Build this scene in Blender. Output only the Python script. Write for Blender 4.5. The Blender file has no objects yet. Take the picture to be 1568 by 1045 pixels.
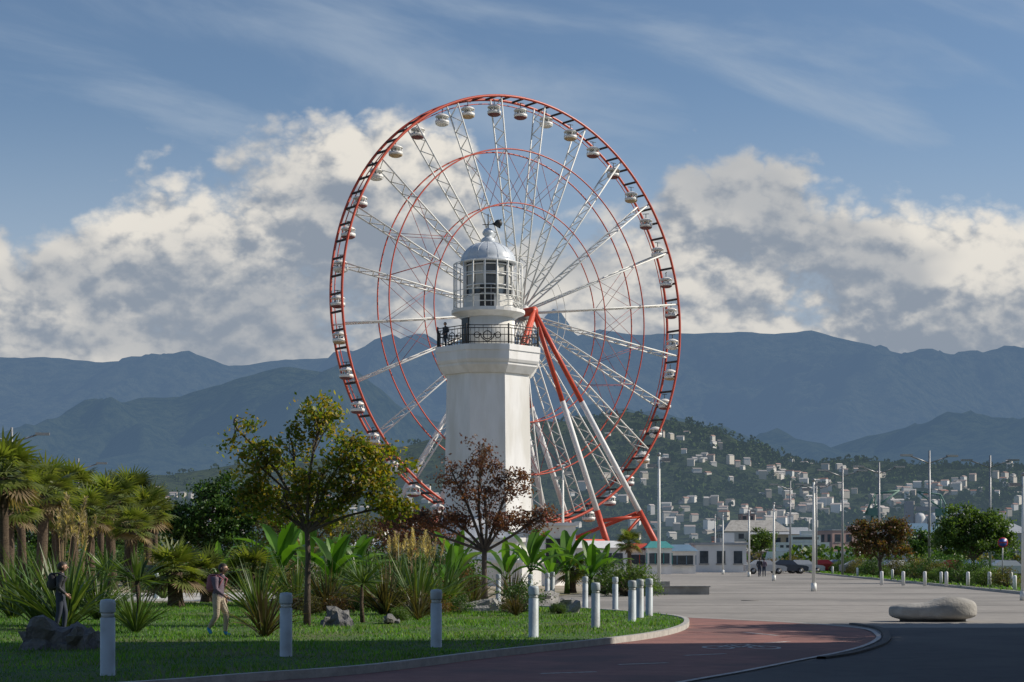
import bpy, math, random
import numpy as np
from mathutils import Vector, Matrix, noise
R = random.Random(7)
NP = np.random.RandomState(11)
F = 2613.0; CZ = 1.65
def X(b, d): return (b-784)*d/F
def Z(e, d): return CZ+(855-e)*d/F
def G(b, e):
    d = F*CZ/(e-855.0); return (X(b, d), d)
scene = bpy.context.scene
scene.view_settings.view_transform = 'Standard'
scene.view_settings.look = 'None'
scene.view_settings.exposure = 0

# ------------------------------------------------------------ materials
def newmat(name):
    m = bpy.data.materials.new(name); m.use_nodes = True
    nt = m.node_tree; nt.nodes.clear()
    out = nt.nodes.new('ShaderNodeOutputMaterial')
    return m, nt, out
def M(name, c1, c2=None, scale=4.0, rough=0.8, bump=0.0, metal=0.0, detail=5.0, c3=None, scale2=0.3, stretch=None, bscale=None):
    m, nt, out = newmat(name); N = nt.nodes; L = nt.links
    p = N.new('ShaderNodeBsdfPrincipled'); L.new(p.outputs[0], out.inputs[0])
    p.inputs['Roughness'].default_value = rough; p.inputs['Metallic'].default_value = metal
    g = N.new('ShaderNodeNewGeometry')
    vec = g.outputs['Position']
    if stretch:
        mp = N.new('ShaderNodeMapping'); mp.inputs['Scale'].default_value = stretch
        L.new(vec, mp.inputs[0]); vec = mp.outputs[0]
    if c2 is None: c2 = tuple(c*0.8 for c in c1)
    n = N.new('ShaderNodeTexNoise'); n.inputs['Scale'].default_value = scale; n.inputs['Detail'].default_value = detail
    n.inputs['Roughness'].default_value = 0.65
    L.new(vec, n.inputs['Vector'])
    r = N.new('ShaderNodeValToRGB'); r.color_ramp.elements[0].position = 0.33; r.color_ramp.elements[1].position = 0.67
    r.color_ramp.elements[0].color = (*c2, 1); r.color_ramp.elements[1].color = (*c1, 1)
    L.new(n.outputs[0], r.inputs[0]); col = r.outputs[0]
    if c3:
        n2 = N.new('ShaderNodeTexNoise'); n2.inputs['Scale'].default_value = scale2; n2.inputs['Detail'].default_value = 4
        L.new(vec, n2.inputs['Vector'])
        r2 = N.new('ShaderNodeValToRGB'); r2.color_ramp.elements[0].position = 0.45; r2.color_ramp.elements[1].position = 0.62
        L.new(n2.outputs[0], r2.inputs[0])
        mx = N.new('ShaderNodeMixRGB'); L.new(r2.outputs[0], mx.inputs[0]); L.new(col, mx.inputs[1]); mx.inputs[2].default_value = (*c3, 1)
        col = mx.outputs[0]
    L.new(col, p.inputs['Base Color'])
    if bump:
        nb = N.new('ShaderNodeTexNoise'); nb.inputs['Scale'].default_value = bscale or scale*4; nb.inputs['Detail'].default_value = 4
        L.new(vec, nb.inputs['Vector'])
        b = N.new('ShaderNodeBump'); b.inputs['Strength'].default_value = bump; b.inputs['Distance'].default_value = 0.05
        L.new(nb.outputs[0], b.inputs['Height']); L.new(b.outputs[0], p.inputs['Normal'])
    return m
def leafM(name, cols, trans=0.35, rough=0.5):
    m, nt, out = newmat(name); N = nt.nodes; L = nt.links
    g = N.new('ShaderNodeNewGeometry'); r = N.new('ShaderNodeValToRGB')
    cr = r.color_ramp
    while len(cr.elements) < len(cols): cr.elements.new(0.5)
    for i, c in enumerate(cols):
        cr.elements[i].position = i/(len(cols)-1.0); cr.elements[i].color = (*c, 1)
    L.new(g.outputs['Random Per Island'], r.inputs[0])
    n = N.new('ShaderNodeTexNoise'); n.inputs['Scale'].default_value = 1.1; n.inputs['Detail'].default_value = 1
    L.new(g.outputs['Position'], n.inputs['Vector'])
    mr = N.new('ShaderNodeMapRange'); mr.inputs[1].default_value = .3; mr.inputs[2].default_value = .7
    mr.inputs[3].default_value = .7; mr.inputs[4].default_value = 1.5
    L.new(n.outputs[0], mr.inputs[0])
    mx = N.new('ShaderNodeVectorMath'); mx.operation = 'SCALE'
    L.new(r.outputs[0], mx.inputs[0]); L.new(mr.outputs[0], mx.inputs['Scale'])
    p = N.new('ShaderNodeBsdfPrincipled'); p.inputs['Roughness'].default_value = rough
    p.inputs['Specular IOR Level'].default_value = 0.35
    L.new(mx.outputs[0], p.inputs['Base Color'])
    t = N.new('ShaderNodeBsdfTranslucent')
    sc = N.new('ShaderNodeVectorMath'); sc.operation = 'MULTIPLY'; sc.inputs[1].default_value = (1.8, 1.8, 0.6)
    L.new(mx.outputs[0], sc.inputs[0]); L.new(sc.outputs[0], t.inputs[0])
    s = N.new('ShaderNodeMixShader'); s.inputs[0].default_value = trans
    L.new(p.outputs[0], s.inputs[1]); L.new(t.outputs[0], s.inputs[2]); L.new(s.outputs[0], out.inputs[0])
    return m

WHITE = M('white_paint', (.80, .80, .79), (.68, .68, .67), 1.2, .55, .1, stretch=(1, 1, .25))
LHW = M('whitewash', (.84, .84, .83), (.74, .74, .73), 0.9, .8, .15, c3=(.66, .65, .61), scale2=0.5, stretch=(1.6, 1.6, .35))
RED = M('red_paint', (.58, .075, .03), (.45, .06, .03), 1.0, .45)
DRED = M('dark_red_paint', (.30, .03, .03), (.2, .03, .03), 1.0, .5)
STEELW = M('galvanised_white_steel', (.80, .80, .77), (.68, .68, .64), 0.8, .5)
IRON = M('black_iron', (.02, .02, .022), (.03, .03, .03), 6, .6)
DARK = M('dark_opening', (.02, .022, .025), (.012, .012, .014), 3, .4)
GLASS = M('window_glass', (.07, .09, .11), (.03, .04, .05), 1.0, .12)
GREYM = M('grey_metal', (.34, .35, .36), (.26, .27, .28), 3, .45, metal=.3)
BOLL = M('bollard_paint', (.46, .52, .55), (.36, .42, .45), 5, .5, .1, c3=(.30, .33, .34), scale2=2.5)
ASPH = M('plaza_asphalt', (.32, .30, .275), (.24, .226, .21), 1.6, .9, .25, c3=(.205, .195, .18), scale2=.13, bscale=40)
ROAD = M('road_asphalt', (.075, .077, .08), (.05, .052, .055), 2.2, .85, .3, c3=(.09, .09, .09), scale2=.25, bscale=60)
PATH = M('red_cycle_path', (.31, .145, .12), (.22, .10, .085), 2.5, .85, .3, c3=(.17, .09, .08), scale2=.5, bscale=60)
KERB = M('concrete_kerb', (.46, .45, .42), (.32, .31, .29), 5, .9, .3)
CONC = M('concrete', (.42, .41, .385), (.30, .29, .27), 3.5, .9, .4, c3=(.27, .26, .24), scale2=1.3)
LINEW = M('road_marking', (.60, .58, .56), (.30, .25, .23), 14, .7)
EARTH = M('ground_earth', (.10, .115, .05), (.06, .08, .03), .3, .95, c3=(.14, .12, .08), scale2=.02)
LAWN = M('lawn_soil', (.05, .115, .018), (.03, .075, .012), 2.5, .95, .6, c3=(.08, .10, .028), scale2=.35, bscale=25)
SAND = M('sandy_gravel', (.42, .36, .28), (.30, .25, .19), 1.2, .95, .3, c3=(.18, .17, .09), scale2=.12)
PAVE = M('pale_paving', (.5, .49, .46), (.4, .39, .37), 2, .85, .1)
BARK = M('bark', (.13, .10, .075), (.06, .048, .038), 7, .9, .8, stretch=(1, 1, .25))
PBARK = M('palm_bark', (.16, .115, .075), (.06, .04, .028), 12, .95, 1.0, stretch=(.5, .5, 2.2))
ROCK = M('boulder_stone', (.20, .20, .205), (.07, .07, .075), 4, .9, 1.0, c3=(.12, .12, .10), scale2=2, bscale=14)
ROCK2 = M('pale_boulder_stone', (.36, .35, .33), (.2, .2, .19), 4, .9, 1.0, bscale=14)
WATER = M('sea_water', (.05, .09, .11), (.03, .06, .08), .5, .15, .3)
BLIND = M('painted_pane', (.5, .5, .47), (.4, .4, .38), 2, .7)

# ------------------------------------------------------------ mesh builder
class MB:
    def __init__(s): s.V = []; s.F = []; s.Mi = []; s.S = []; s.mats = []; s.n = 0
    def mi(s, mat):
        if mat not in s.mats: s.mats.append(mat)
        return s.mats.index(mat)
    def add(s, verts, faces, mat, smooth=False):
        k = s.mi(mat); o = s.n
        s.V.extend([tuple(v) for v in verts]); s.n += len(verts)
        s.F.extend([[i+o for i in f] for f in faces])
        s.Mi.extend([k]*len(faces)); s.S.extend([smooth]*len(faces))
    def box(s, c, size, mat, rz=0.0, top=1.0):
        hx, hy, hz = size[0]/2, size[1]/2, size[2]/2; ca, sa = math.cos(rz), math.sin(rz); vs = []
        for z, t in ((-hz, 1), (hz, top)):
            for x, y in ((-hx, -hy), (hx, -hy), (hx, hy), (-hx, hy)):
                x *= t; y *= t
                vs.append((c[0]+x*ca-y*sa, c[1]+x*sa+y*ca, c[2]+z))
        s.add(vs, [(0, 3, 2, 1), (4, 5, 6, 7), (0, 1, 5, 4), (1, 2, 6, 5), (2, 3, 7, 6), (3, 0, 4, 7)], mat)
    def tube(s, pts, radii, n, mat, smooth=True, caps=True):
        pts = [Vector(p) for p in pts]
        if not isinstance(radii, (list, tuple)): radii = [radii]*len(pts)
        vs = []; ref = None
        for i, p in enumerate(pts):
            t = (pts[min(i+1, len(pts)-1)]-pts[max(i-1, 0)])
            if t.length < 1e-9: t = Vector((0, 0, 1))
            t.normalize()
            if ref is None: ref = Vector((1, 0, 0)) if abs(t.x) < .8 else Vector((0, 1, 0))
            a = (ref-t*ref.dot(t)); a.normalize(); b = t.cross(a); ref = a
            for k in range(n):
                th = 2*math.pi*k/n
                vs.append(p+(a*math.cos(th)+b*math.sin(th))*radii[i])
        fs = []
        for i in range(len(pts)-1):
            for k in range(n):
                k2 = (k+1) % n; fs.append((i*n+k, i*n+k2, (i+1)*n+k2, (i+1)*n+k))
        if caps: fs.append(tuple(range(n-1, -1, -1))); fs.append(tuple((len(pts)-1)*n+k for k in range(n)))
        s.add(vs, fs, mat, smooth)
    def ring(s, c, u, w, rad, r, seg, n, mat):
        c = Vector(c); vs = []; ax = u.cross(w).normalized()
        for i in range(seg):
            a = 2*math.pi*i/seg; d = u*math.cos(a)+w*math.sin(a)
            for k in range(n):
                th = 2*math.pi*k/n
                vs.append(c+d*(rad+r*math.cos(th))+ax*(r*math.sin(th)))
        fs = [(i*n+k, i*n+(k+1) % n, ((i+1) % seg)*n+(k+1) % n, ((i+1) % seg)*n+k) for i in range(seg) for k in range(n)]
        s.add(vs, fs, mat, True)
    def lathe(s, c, prof, n, mat, rot=0.0, smooth=True, cap=True):
        vs = []
        for r, z in prof:
            for k in range(n):
                a = rot+2*math.pi*k/n; vs.append((c[0]+r*math.cos(a), c[1]+r*math.sin(a), c[2]+z))
        fs = [(i*n+k, i*n+(k+1) % n, (i+1)*n+(k+1) % n, (i+1)*n+k) for i in range(len(prof)-1) for k in range(n)]
        if cap: fs.append(tuple(range(n-1, -1, -1))); fs.append(tuple((len(prof)-1)*n+k for k in range(n)))
        s.add(vs, fs, mat, smooth)
    def blade(s, p, d, ln, w, droop, seg, mat, side=None, fold=0.0, shape=None):
        p = Vector(p); d = Vector(d).normalized(); vs = []
        if side is None:
            side = d.cross(Vector((0, 0, 1)))
            if side.length < .05: side = Vector((1, 0, 0))
            ang = R.uniform(-.9, .9); side.normalize(); side = side*math.cos(ang)+side.cross(d)*math.sin(ang)
        side = side.normalized(); st = ln/seg; dd = d.copy()
        for i in range(seg+1):
            t = i/seg
            ww = (shape(t) if shape else (0.35+1.3*min(t, .5)) if t < .5 else 2*(1-t))*w*.5
            ww = max(ww, .002)
            vs.append(p-side*ww); vs.append(p+side*ww)
            p = p+dd*st; dd = (dd+Vector((0, 0, -droop/seg))).normalized()
        s.add(vs, [(2*i, 2*i+1, 2*i+3, 2*i+2) for i in range(seg)], mat, True)
    def leaves(s, cen, size, mat, aspect=.5, flat=0.0):
        N = len(cen)
        if N == 0: return
        a = NP.normal(size=(N, 3)); a[:, 2] *= (1-flat); a /= np.linalg.norm(a, axis=1)[:, None]+1e-9
        b = NP.normal(size=(N, 3)); b[:, 2] *= (1-flat); b -= a*(a*b).sum(1)[:, None]; b /= np.linalg.norm(b, axis=1)[:, None]+1e-9
        sz = (size*NP.uniform(.6, 1.3, N))[:, None]*.5
        v = np.stack([cen-a*sz, cen+b*sz*aspect, cen+a*sz, cen-b*sz*aspect], 1).reshape(-1, 3)
        k = s.mi(mat); o = s.n
        s.V.extend(map(tuple, v.tolist())); s.n += 4*N
        idx = (np.arange(4*N)+o).reshape(-1, 4).tolist(); s.F.extend(idx); s.Mi.extend([k]*N); s.S.extend([False]*N)
    def mesh(s, name):
        me = bpy.data.meshes.new(name); me.from_pydata(s.V, [], s.F)
        for m in s.mats: me.materials.append(m)
        me.polygons.foreach_set('material_index', s.Mi); me.polygons.foreach_set('use_smooth', s.S)
        me.update(); return me
    def finish(s, name, loc=(0, 0, 0), rz=0.0, scale=1.0):
        return inst(name, s.mesh(name), loc, rz, scale)
def inst(name, me, loc, rz=0.0, scale=1.0):
    o = bpy.data.objects.new(name, me); scene.collection.objects.link(o)
    o.location = loc; o.rotation_euler = (0, 0, rz)
    o.scale = (scale,)*3 if not isinstance(scale, tuple) else scale
    return o
def smoothline(pts, sub=8):
    out = []; n = len(pts)
    for i in range(n-1):
        p0 = pts[max(i-1, 0)]; p1 = pts[i]; p2 = pts[i+1]; p3 = pts[min(i+2, n-1)]
        for k in range(sub):
            t = k/sub
            out.append(tuple(.5*((2*b)+(-a+c)*t+(2*a-5*b+4*c-e)*t*t+(-a+3*b-3*c+e)*t**3) for a, b, c, e in zip(p0, p1, p2, p3)))
    out.append(pts[-1]); return out
def sheet(name, poly, z, mat):
    mb = MB(); mb.add([(x, y, z) for x, y in poly], [tuple(range(len(poly)))], mat); o = mb.finish(name)
    if o.data.polygons[0].normal.z < 0: o.data.flip_normals()
    return o
def strip(mb, A, B, z, mat):
    vs = []
    for a, b in zip(A, B): vs += [(a[0], a[1], z), (b[0], b[1], z)]
    mb.add(vs, [(2*i, 2*i+2, 2*i+3, 2*i+1) for i in range(len(A)-1)], mat)
def offset(line, w):
    out = []
    for i in range(len(line)):
        a = Vector(line[max(i-1, 0)][:2]); b = Vector(line[min(i+1, len(line)-1)][:2]); t = (b-a).normalized()
        out.append((line[i][0]-t.y*w, line[i][1]+t.x*w))
    return out
def kerb(name, line, w, h, mat):
    A = line; B = offset(line, w); vs = []
    for a, b in zip(A, B): vs += [(a[0], a[1], 0), (a[0], a[1], h-.015), (a[0]*.9+b[0]*.1, a[1]*.9+b[1]*.1, h), (b[0], b[1], h), (b[0], b[1], 0)]
    fs = []
    for i in range(len(A)-1):
        for k in range(4): fs.append((5*i+k, 5*i+k+1, 5*i+5+k+1, 5*i+5+k))
    mb = MB(); mb.add(vs, fs, mat); return mb.finish(name)

# ------------------------------------------------------------ ground
S = 30000
sheet('ground', [(-S, -S), (S, -S), (S, S), (-S, S)], 0, EARTH)
sheet('plaza_pavement', [(-90, -60), (150, -60), (150, 300), (4, 300), (-90, 100)], .004, ASPH)
front = smoothline([G(-700, 1085), G(-200, 1072), G(150, 1062), G(380, 1045), G(560, 1031), G(750, 1007), G(900, 990), G(985, 979), G(1030, 969), G(1046, 960), G(1040, 952), G(1000, 946), G(900, 938), G(760, 931), G(600, 928)], 8)
lawnpoly = front+[G(400, 927), G(150, 928), G(-150, 930), (-45, 50), (-45, 22)]
sheet('lawn', lawnpoly, .10, LAWN)
kerb('lawn_kerb', front, -.14, .13, KERB)
inner = offset(front, -.141)
outer_raw = [G(700, 1130), G(860, 1082), G(1040, 1047), G(1130, 1031), G(1220, 1013), G(1295, 998), G(1333, 985), G(1340, 974), G(1310, 963), G(1200, 954), G(1060, 947), G(960, 941), G(850, 935)]
outer = smoothline(outer_raw, 8)
def resample(line, n):
    P = np.array(line); d = np.r_[0, np.cumsum(np.linalg.norm(np.diff(P, axis=0), axis=1))]; t = np.linspace(0, d[-1], n)
    return list(zip(np.interp(t, d, P[:, 0]), np.interp(t, d, P[:, 1])))
sheet('cycle_path', outer+list(reversed(inner)), .012, PATH)
mb = MB(); strip(mb, outer, offset(outer, -.10), .03, LINEW)
mb.finish('cycle_path_edging')
rd = [G(700, 1130), G(860, 1085), G(1040, 1050), G(1130, 1034), G(1220, 1016), G(1298, 1001), G(1340, 987), G(1349, 973)]
rd = smoothline(rd, 6)
sheet('asphalt_road', rd+[G(1352, 962), (60, 41.5), (60, -30), (5, -30)], .008, ROAD)
kerb('road_kerb', smoothline([G(1250, 1010), G(1300, 1002), G(1343, 988), G(1352, 976), G(1340, 964), G(1300, 957)], 8), -.16, .05, M('dark_kerb', (.09, .09, .09), (.05, .05, .05), 5, .9))
mb = MB()
def dash(b, e, l, w, ang):
    x, y = G(b, e); mb.box((x, y, .016), (l, w, .002), LINEW, ang)
for b, e, a in ((870, 1032, .45), (985, 1018, .5), (1080, 1004, .6), (1190, 985, .9)): dash(b, e, .9, .1, a)
def flat_ring(cx, cy, r):
    n = 20; vs = []
    for i in range(n):
        a = 2*math.pi*i/n; vs += [(cx+r*math.cos(a), cy+r*math.sin(a)*2.0, .0175), (cx+(r-.07)*math.cos(a), cy+(r-.07)*math.sin(a)*2.0, .0175)]
    mb.add(vs, [(2*i, 2*((i+1) % n), 2*((i+1) % n)+1, 2*i+1) for i in range(n)], LINEW)
bx, by = G(1135, 993)
flat_ring(bx-.42, by, .3); flat_ring(bx+.42, by, .3)
for a, b in (((-.42, 0), (-.1, .9)), ((-.1, .9), (.3, .9)), ((.42, 0), (.25, 1.2)), ((-.1, .9), (0, 0)), ((0, 0), (.3, .9)), ((0, 0), (-.42, 0))):
    dx, dy = b[0]-a[0], b[1]-a[1]
    mb.box((bx+(a[0]+b[0])/2, by+(a[1]+b[1])/2, .0195), (math.hypot(dx, dy), .06, .002), LINEW, math.atan2(dy, dx))
x, y = G(1165, 972); mb.box((x, y, .016), (.12, 1.6, .002), LINEW, .3)
mb.finish('path_markings')
mb = MB()
JT = M('joint_tar', (.13, .12, .11), (.17, .16, .15), 3, .9)
for yy in (52, 60, 69, 80, 94, 112, 135, 165): mb.box((34, yy, .0065), (60, .06, .003), JT, .03)
mb.lathe((14.5, 58, .005), [(.34, 0), (.34, .012)], 20, JT); mb.lathe((9.2, 66, .005), [(.34, 0), (.34, .012)], 20, JT)
mb.finish('plaza_joints')
sheet('sandy_ground', [(-70, 58), G(560, 927), G(760, 922), (3, 78), (5, 100), (-5, 170), (-110, 170)], .02, SAND)
sheet('pale_footpath', [G(-200, 922), G(300, 922), G(620, 921), G(620, 908), G(300, 909), G(-200, 910)], .03, PAVE)
rl = smoothline([G(1700, 925), G(1568, 911), G(1450, 899), G(1350, 889), G(1260, 880), G(1190, 872), G(1120, 866)], 6)
sheet('roadside_lawn', rl+[(35, 420), (120, 420), (70, 60)], .09, LAWN)
kerb('roadside_kerb', rl, -.2, .13, KERB)
sheet('bay_water', [(30, 430), (600, 430), (900, 1100), (-50, 1100)], .02, WATER)

def inpoly(x, y, poly):
    c = np.zeros(len(x), bool); j = len(poly)-1
    for i in range(len(poly)):
        xi, yi = poly[i][:2]; xj, yj = poly[j][:2]
        t = ((yi > y) != (yj > y)) & (x < (xj-xi)*(y-yi)/((yj-yi)+1e-12)+xi); c ^= t; j = i
    return c
GRASS = leafM('grass_blades', [(.04, .12, .012), (.07, .18, .02), (.10, .22, .03), (.14, .18, .05)], .4)
def grass(name, poly, xr, yr, n, h, w, z0):
    x = NP.uniform(*xr, n); y = NP.uniform(yr[0]**.5, yr[1]**.5, n)**2
    k = inpoly(x, y, poly); x = x[k]; y = y[k]; n = len(x)
    a = NP.uniform(0, math.pi, n); hh = h*NP.uniform(.5, 1.3, n)*(.8+.5*np.sin(x*1.3)*np.sin(y*.9)); l = NP.normal(0, .4, (n, 2))*hh[:, None]; ww = w*NP.uniform(.6, 1.3, n)*(y/35)**.7
    v = np.stack([np.stack([x-np.cos(a)*ww, y-np.sin(a)*ww, np.full(n, z0)], 1), np.stack([x+np.cos(a)*ww, y+np.sin(a)*ww, np.full(n, z0)], 1), np.stack([x+l[:, 0], y+l[:, 1], z0+hh], 1)], 1).reshape(-1, 3)
    m = MB(); m.mi(GRASS); m.V = list(map(tuple, v.tolist())); m.n = 3*n; m.F = np.arange(3*n).reshape(-1, 3).tolist(); m.Mi = [0]*n; m.S = [False]*n
    m.finish(name)
grass('lawn_grass', lawnpoly, (-20, 10.8), (21, 60), 130000, .075, .012, .1)
grass('roadside_grass', rl+[(35, 420), (120, 420), (70, 60)], (15, 60), (70, 200), 25000, .14, .03, .09)

# ------------------------------------------------------------ mountains
def hazeM(name, c1, c2, scale, hazecol, fac, top=900, bump=.4, island=None):  # aerial haze painted into the material as bluish emission, denser low down
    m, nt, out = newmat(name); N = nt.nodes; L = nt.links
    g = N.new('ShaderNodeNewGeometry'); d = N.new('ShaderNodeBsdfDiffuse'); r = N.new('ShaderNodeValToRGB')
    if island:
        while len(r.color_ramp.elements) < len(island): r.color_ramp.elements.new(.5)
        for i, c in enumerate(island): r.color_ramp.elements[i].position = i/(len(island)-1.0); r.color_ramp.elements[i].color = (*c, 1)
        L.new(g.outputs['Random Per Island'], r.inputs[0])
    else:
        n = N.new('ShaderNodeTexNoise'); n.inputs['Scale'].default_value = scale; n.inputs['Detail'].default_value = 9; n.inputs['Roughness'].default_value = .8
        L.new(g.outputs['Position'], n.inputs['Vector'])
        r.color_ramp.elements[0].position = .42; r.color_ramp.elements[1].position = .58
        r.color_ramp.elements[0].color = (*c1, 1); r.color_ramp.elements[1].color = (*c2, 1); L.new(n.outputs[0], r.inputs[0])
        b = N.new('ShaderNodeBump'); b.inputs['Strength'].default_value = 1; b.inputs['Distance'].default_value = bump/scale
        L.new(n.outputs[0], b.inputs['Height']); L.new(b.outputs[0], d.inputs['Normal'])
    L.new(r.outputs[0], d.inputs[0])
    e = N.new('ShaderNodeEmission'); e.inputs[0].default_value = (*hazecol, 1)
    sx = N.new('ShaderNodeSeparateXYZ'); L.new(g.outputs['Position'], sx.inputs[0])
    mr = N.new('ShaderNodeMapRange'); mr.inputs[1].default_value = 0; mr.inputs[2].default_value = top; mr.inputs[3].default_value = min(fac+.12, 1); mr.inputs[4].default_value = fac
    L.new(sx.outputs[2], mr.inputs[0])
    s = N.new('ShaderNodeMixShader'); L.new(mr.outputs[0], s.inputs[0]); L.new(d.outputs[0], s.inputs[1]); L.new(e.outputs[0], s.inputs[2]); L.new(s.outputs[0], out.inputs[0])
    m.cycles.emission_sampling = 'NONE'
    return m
def ridge(name, Dc, Df, prof, seed, amp, L0, mat, nx=420, nt_=90, sil=.035):
    px = [p[0] for p in prof]; pz = [Z(p[1], Dc) for p in prof]
    xs = [X(px[0]+(px[-1]-px[0])*i/(nx-1), Dc) for i in range(nx)]
    cz = np.interp(xs, [X(p, Dc) for p in px], pz); vs = []; T = [1.25*j/(nt_-1) for j in range(nt_)]
    H = np.zeros((nt_, nx))
    for j, t in enumerate(T):
        y = Df+(Dc-Df)*t
        g = (t**.8) if t <= 1 else max(0, 1-(t-1)*2.2)
        wgt = min(1, 5*t*max(0, 1.0-t)) if t < 1 else 0
        for i, x in enumerate(xs):
            q = 0; a = 1; l = L0; xx = x + .25*L0*noise.noise(Vector((x/L0*.7, y/L0*.7, seed+9)))
            for o in range(6):
                q += a*(1-2.2*abs(noise.noise(Vector((xx/l, y/l*.45, seed+o*7.3))))); a *= .52; l *= .5
            q /= 1.94
            f = noise.fractal(Vector((x/(L0*.35), y/(L0*.5), seed)), .8, 2.0, 6)
            z = cz[i]*g*(1+amp*wgt*(q-.62))+cz[i]*sil*f*g*.5
            H[j, i] = max(z, -5); vs.append((x, y, max(z, -5)))
    fs = [(j*nx+i, j*nx+i+1, (j+1)*nx+i+1, (j+1)*nx+i) for j in range(nt_-1) for i in range(nx-1)]
    m = MB(); m.add(vs, fs, mat, True); m.finish(name)
    def h(x, y):
        fi = (x-xs[0])/(xs[-1]-xs[0])*(nx-1); fj = (y-Df)/(Dc-Df)/1.25*(nt_-1)
        i = int(min(max(fi, 0), nx-2)); j = int(min(max(fj, 0), nt_-2)); return H[j, i]
    return h
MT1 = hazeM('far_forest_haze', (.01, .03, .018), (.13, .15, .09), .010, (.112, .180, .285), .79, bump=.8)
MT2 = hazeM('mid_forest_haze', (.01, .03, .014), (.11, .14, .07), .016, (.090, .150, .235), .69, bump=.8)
MT3 = hazeM('near_hill_forest_haze', (.01, .022, .01), (.09, .12, .04), .05, (.095, .137, .180), .42, 250, bump=.6)  # forest colour with painted haze glow mixed in
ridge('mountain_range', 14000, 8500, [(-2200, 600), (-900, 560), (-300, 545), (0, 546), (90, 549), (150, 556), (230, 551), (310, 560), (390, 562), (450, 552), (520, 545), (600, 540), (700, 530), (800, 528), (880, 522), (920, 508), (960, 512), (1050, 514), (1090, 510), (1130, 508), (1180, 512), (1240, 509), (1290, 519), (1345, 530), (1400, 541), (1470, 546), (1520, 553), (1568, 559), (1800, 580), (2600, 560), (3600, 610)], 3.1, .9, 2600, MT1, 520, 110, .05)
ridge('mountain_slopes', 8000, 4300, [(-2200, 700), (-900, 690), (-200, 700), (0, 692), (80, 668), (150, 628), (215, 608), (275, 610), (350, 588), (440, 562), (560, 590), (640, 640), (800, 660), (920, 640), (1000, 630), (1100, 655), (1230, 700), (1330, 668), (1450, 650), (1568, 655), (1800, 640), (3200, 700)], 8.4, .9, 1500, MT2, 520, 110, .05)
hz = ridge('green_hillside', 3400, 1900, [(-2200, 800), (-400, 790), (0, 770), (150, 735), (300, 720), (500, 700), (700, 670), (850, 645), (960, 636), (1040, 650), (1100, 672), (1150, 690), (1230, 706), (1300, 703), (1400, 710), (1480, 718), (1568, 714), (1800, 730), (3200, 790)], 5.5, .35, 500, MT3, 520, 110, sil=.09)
HC = (.095, .137, .180)  # tint of the haze painted into hill houses and trees
HWs = hazeM('house_wall_haze', 0, 0, 1, HC, .18, 250, island=[(.85, .83, .78), (.6, .55, .46), (.88, .88, .86), (.5, .45, .40), (.8, .76, .68)])
HRs = hazeM('house_roof_haze', 0, 0, 1, HC, .22, 250, island=[(.34, .15, .10), (.55, .53, .52), (.30, .27, .25), (.7, .68, .65), (.40, .2, .15)])
HT = hazeM('hill_tree_foliage_haze', 0, 0, 1, HC, .38, 250, island=[(.02, .045, .014), (.05, .08, .024), (.085, .12, .035), (.03, .06, .018)])
mb = MB(); placed = set()
for i in range(2300):
    y = R.uniform(1960, 3250); b = R.choice([R.uniform(930, 1568), R.uniform(1000, 1568), R.uniform(960, 1568), R.uniform(-200, 2000), R.uniform(150, 700)])
    t = (y-1900)/1500.
    if R.random() < t*1.15+.05: continue
    x = X(b, y)
    if noise.noise(Vector((x/120., y/130., 4.))) < -.06: continue
    z = hz(x, y); w, d, h = R.uniform(6, 13), R.uniform(5, 9), R.choice([3.5, 5.5, 6, 8, 9]); a = R.uniform(-.8, .8)
    for qx in (-1, 0, 1): placed.add((int(x//14)+qx, int(y//26)))
    placed.add((int(x//14), int(y//26)-1))
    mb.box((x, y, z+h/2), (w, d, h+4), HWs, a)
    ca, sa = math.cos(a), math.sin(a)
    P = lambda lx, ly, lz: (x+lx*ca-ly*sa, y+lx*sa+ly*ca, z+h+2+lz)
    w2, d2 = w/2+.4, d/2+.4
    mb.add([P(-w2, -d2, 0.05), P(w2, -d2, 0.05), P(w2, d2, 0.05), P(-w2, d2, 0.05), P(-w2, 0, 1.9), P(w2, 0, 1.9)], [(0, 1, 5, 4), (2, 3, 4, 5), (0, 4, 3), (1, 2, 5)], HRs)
mb.finish('hillside_houses')
mb = MB()
for i in range(4200):
    y = 1930+1480*R.random()**1.3; b = R.uniform(880, 1620) if i % 4 else R.uniform(-100, 900); x = X(b, y)
    if (int(x//14), int(y//26)) in placed: continue
    z = hz(x, y); h = R.uniform(6, 15)
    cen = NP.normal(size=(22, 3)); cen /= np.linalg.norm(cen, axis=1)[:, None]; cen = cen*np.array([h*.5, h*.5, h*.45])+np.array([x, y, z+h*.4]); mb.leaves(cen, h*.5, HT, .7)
mb.finish('hillside_trees')

# ------------------------------------------------------------ foliage mats
L_YG = leafM('yellowgreen_leaves', [(.06, .10, .012), (.10, .15, .018), (.16, .17, .02), (.30, .20, .03), (.08, .13, .018)], .42)
L_RB = leafM('bronze_leaves', [(.075, .032, .026), (.11, .046, .034), (.14, .058, .042), (.10, .06, .035)], .35)
L_DG = leafM('dark_green_leaves', [(.025, .07, .014), (.045, .10, .02), (.07, .13, .025)], .3)
L_MG = leafM('mid_green_leaves', [(.04, .085, .018), (.07, .12, .025), (.09, .145, .035)], .33)
L_OL = leafM('olive_leaves', [(.07, .08, .025), (.10, .11, .03), (.13, .10, .04), (.07, .07, .03)], .35)
L_RG = leafM('red_green_leaves', [(.06, .085, .02), (.12, .07, .03), (.13, .055, .03), (.06, .08, .02)], .35)
L_PALM = leafM('palm_fronds', [(.075, .11, .02), (.11, .14, .035), (.15, .17, .055)], .4, .4)
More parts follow.
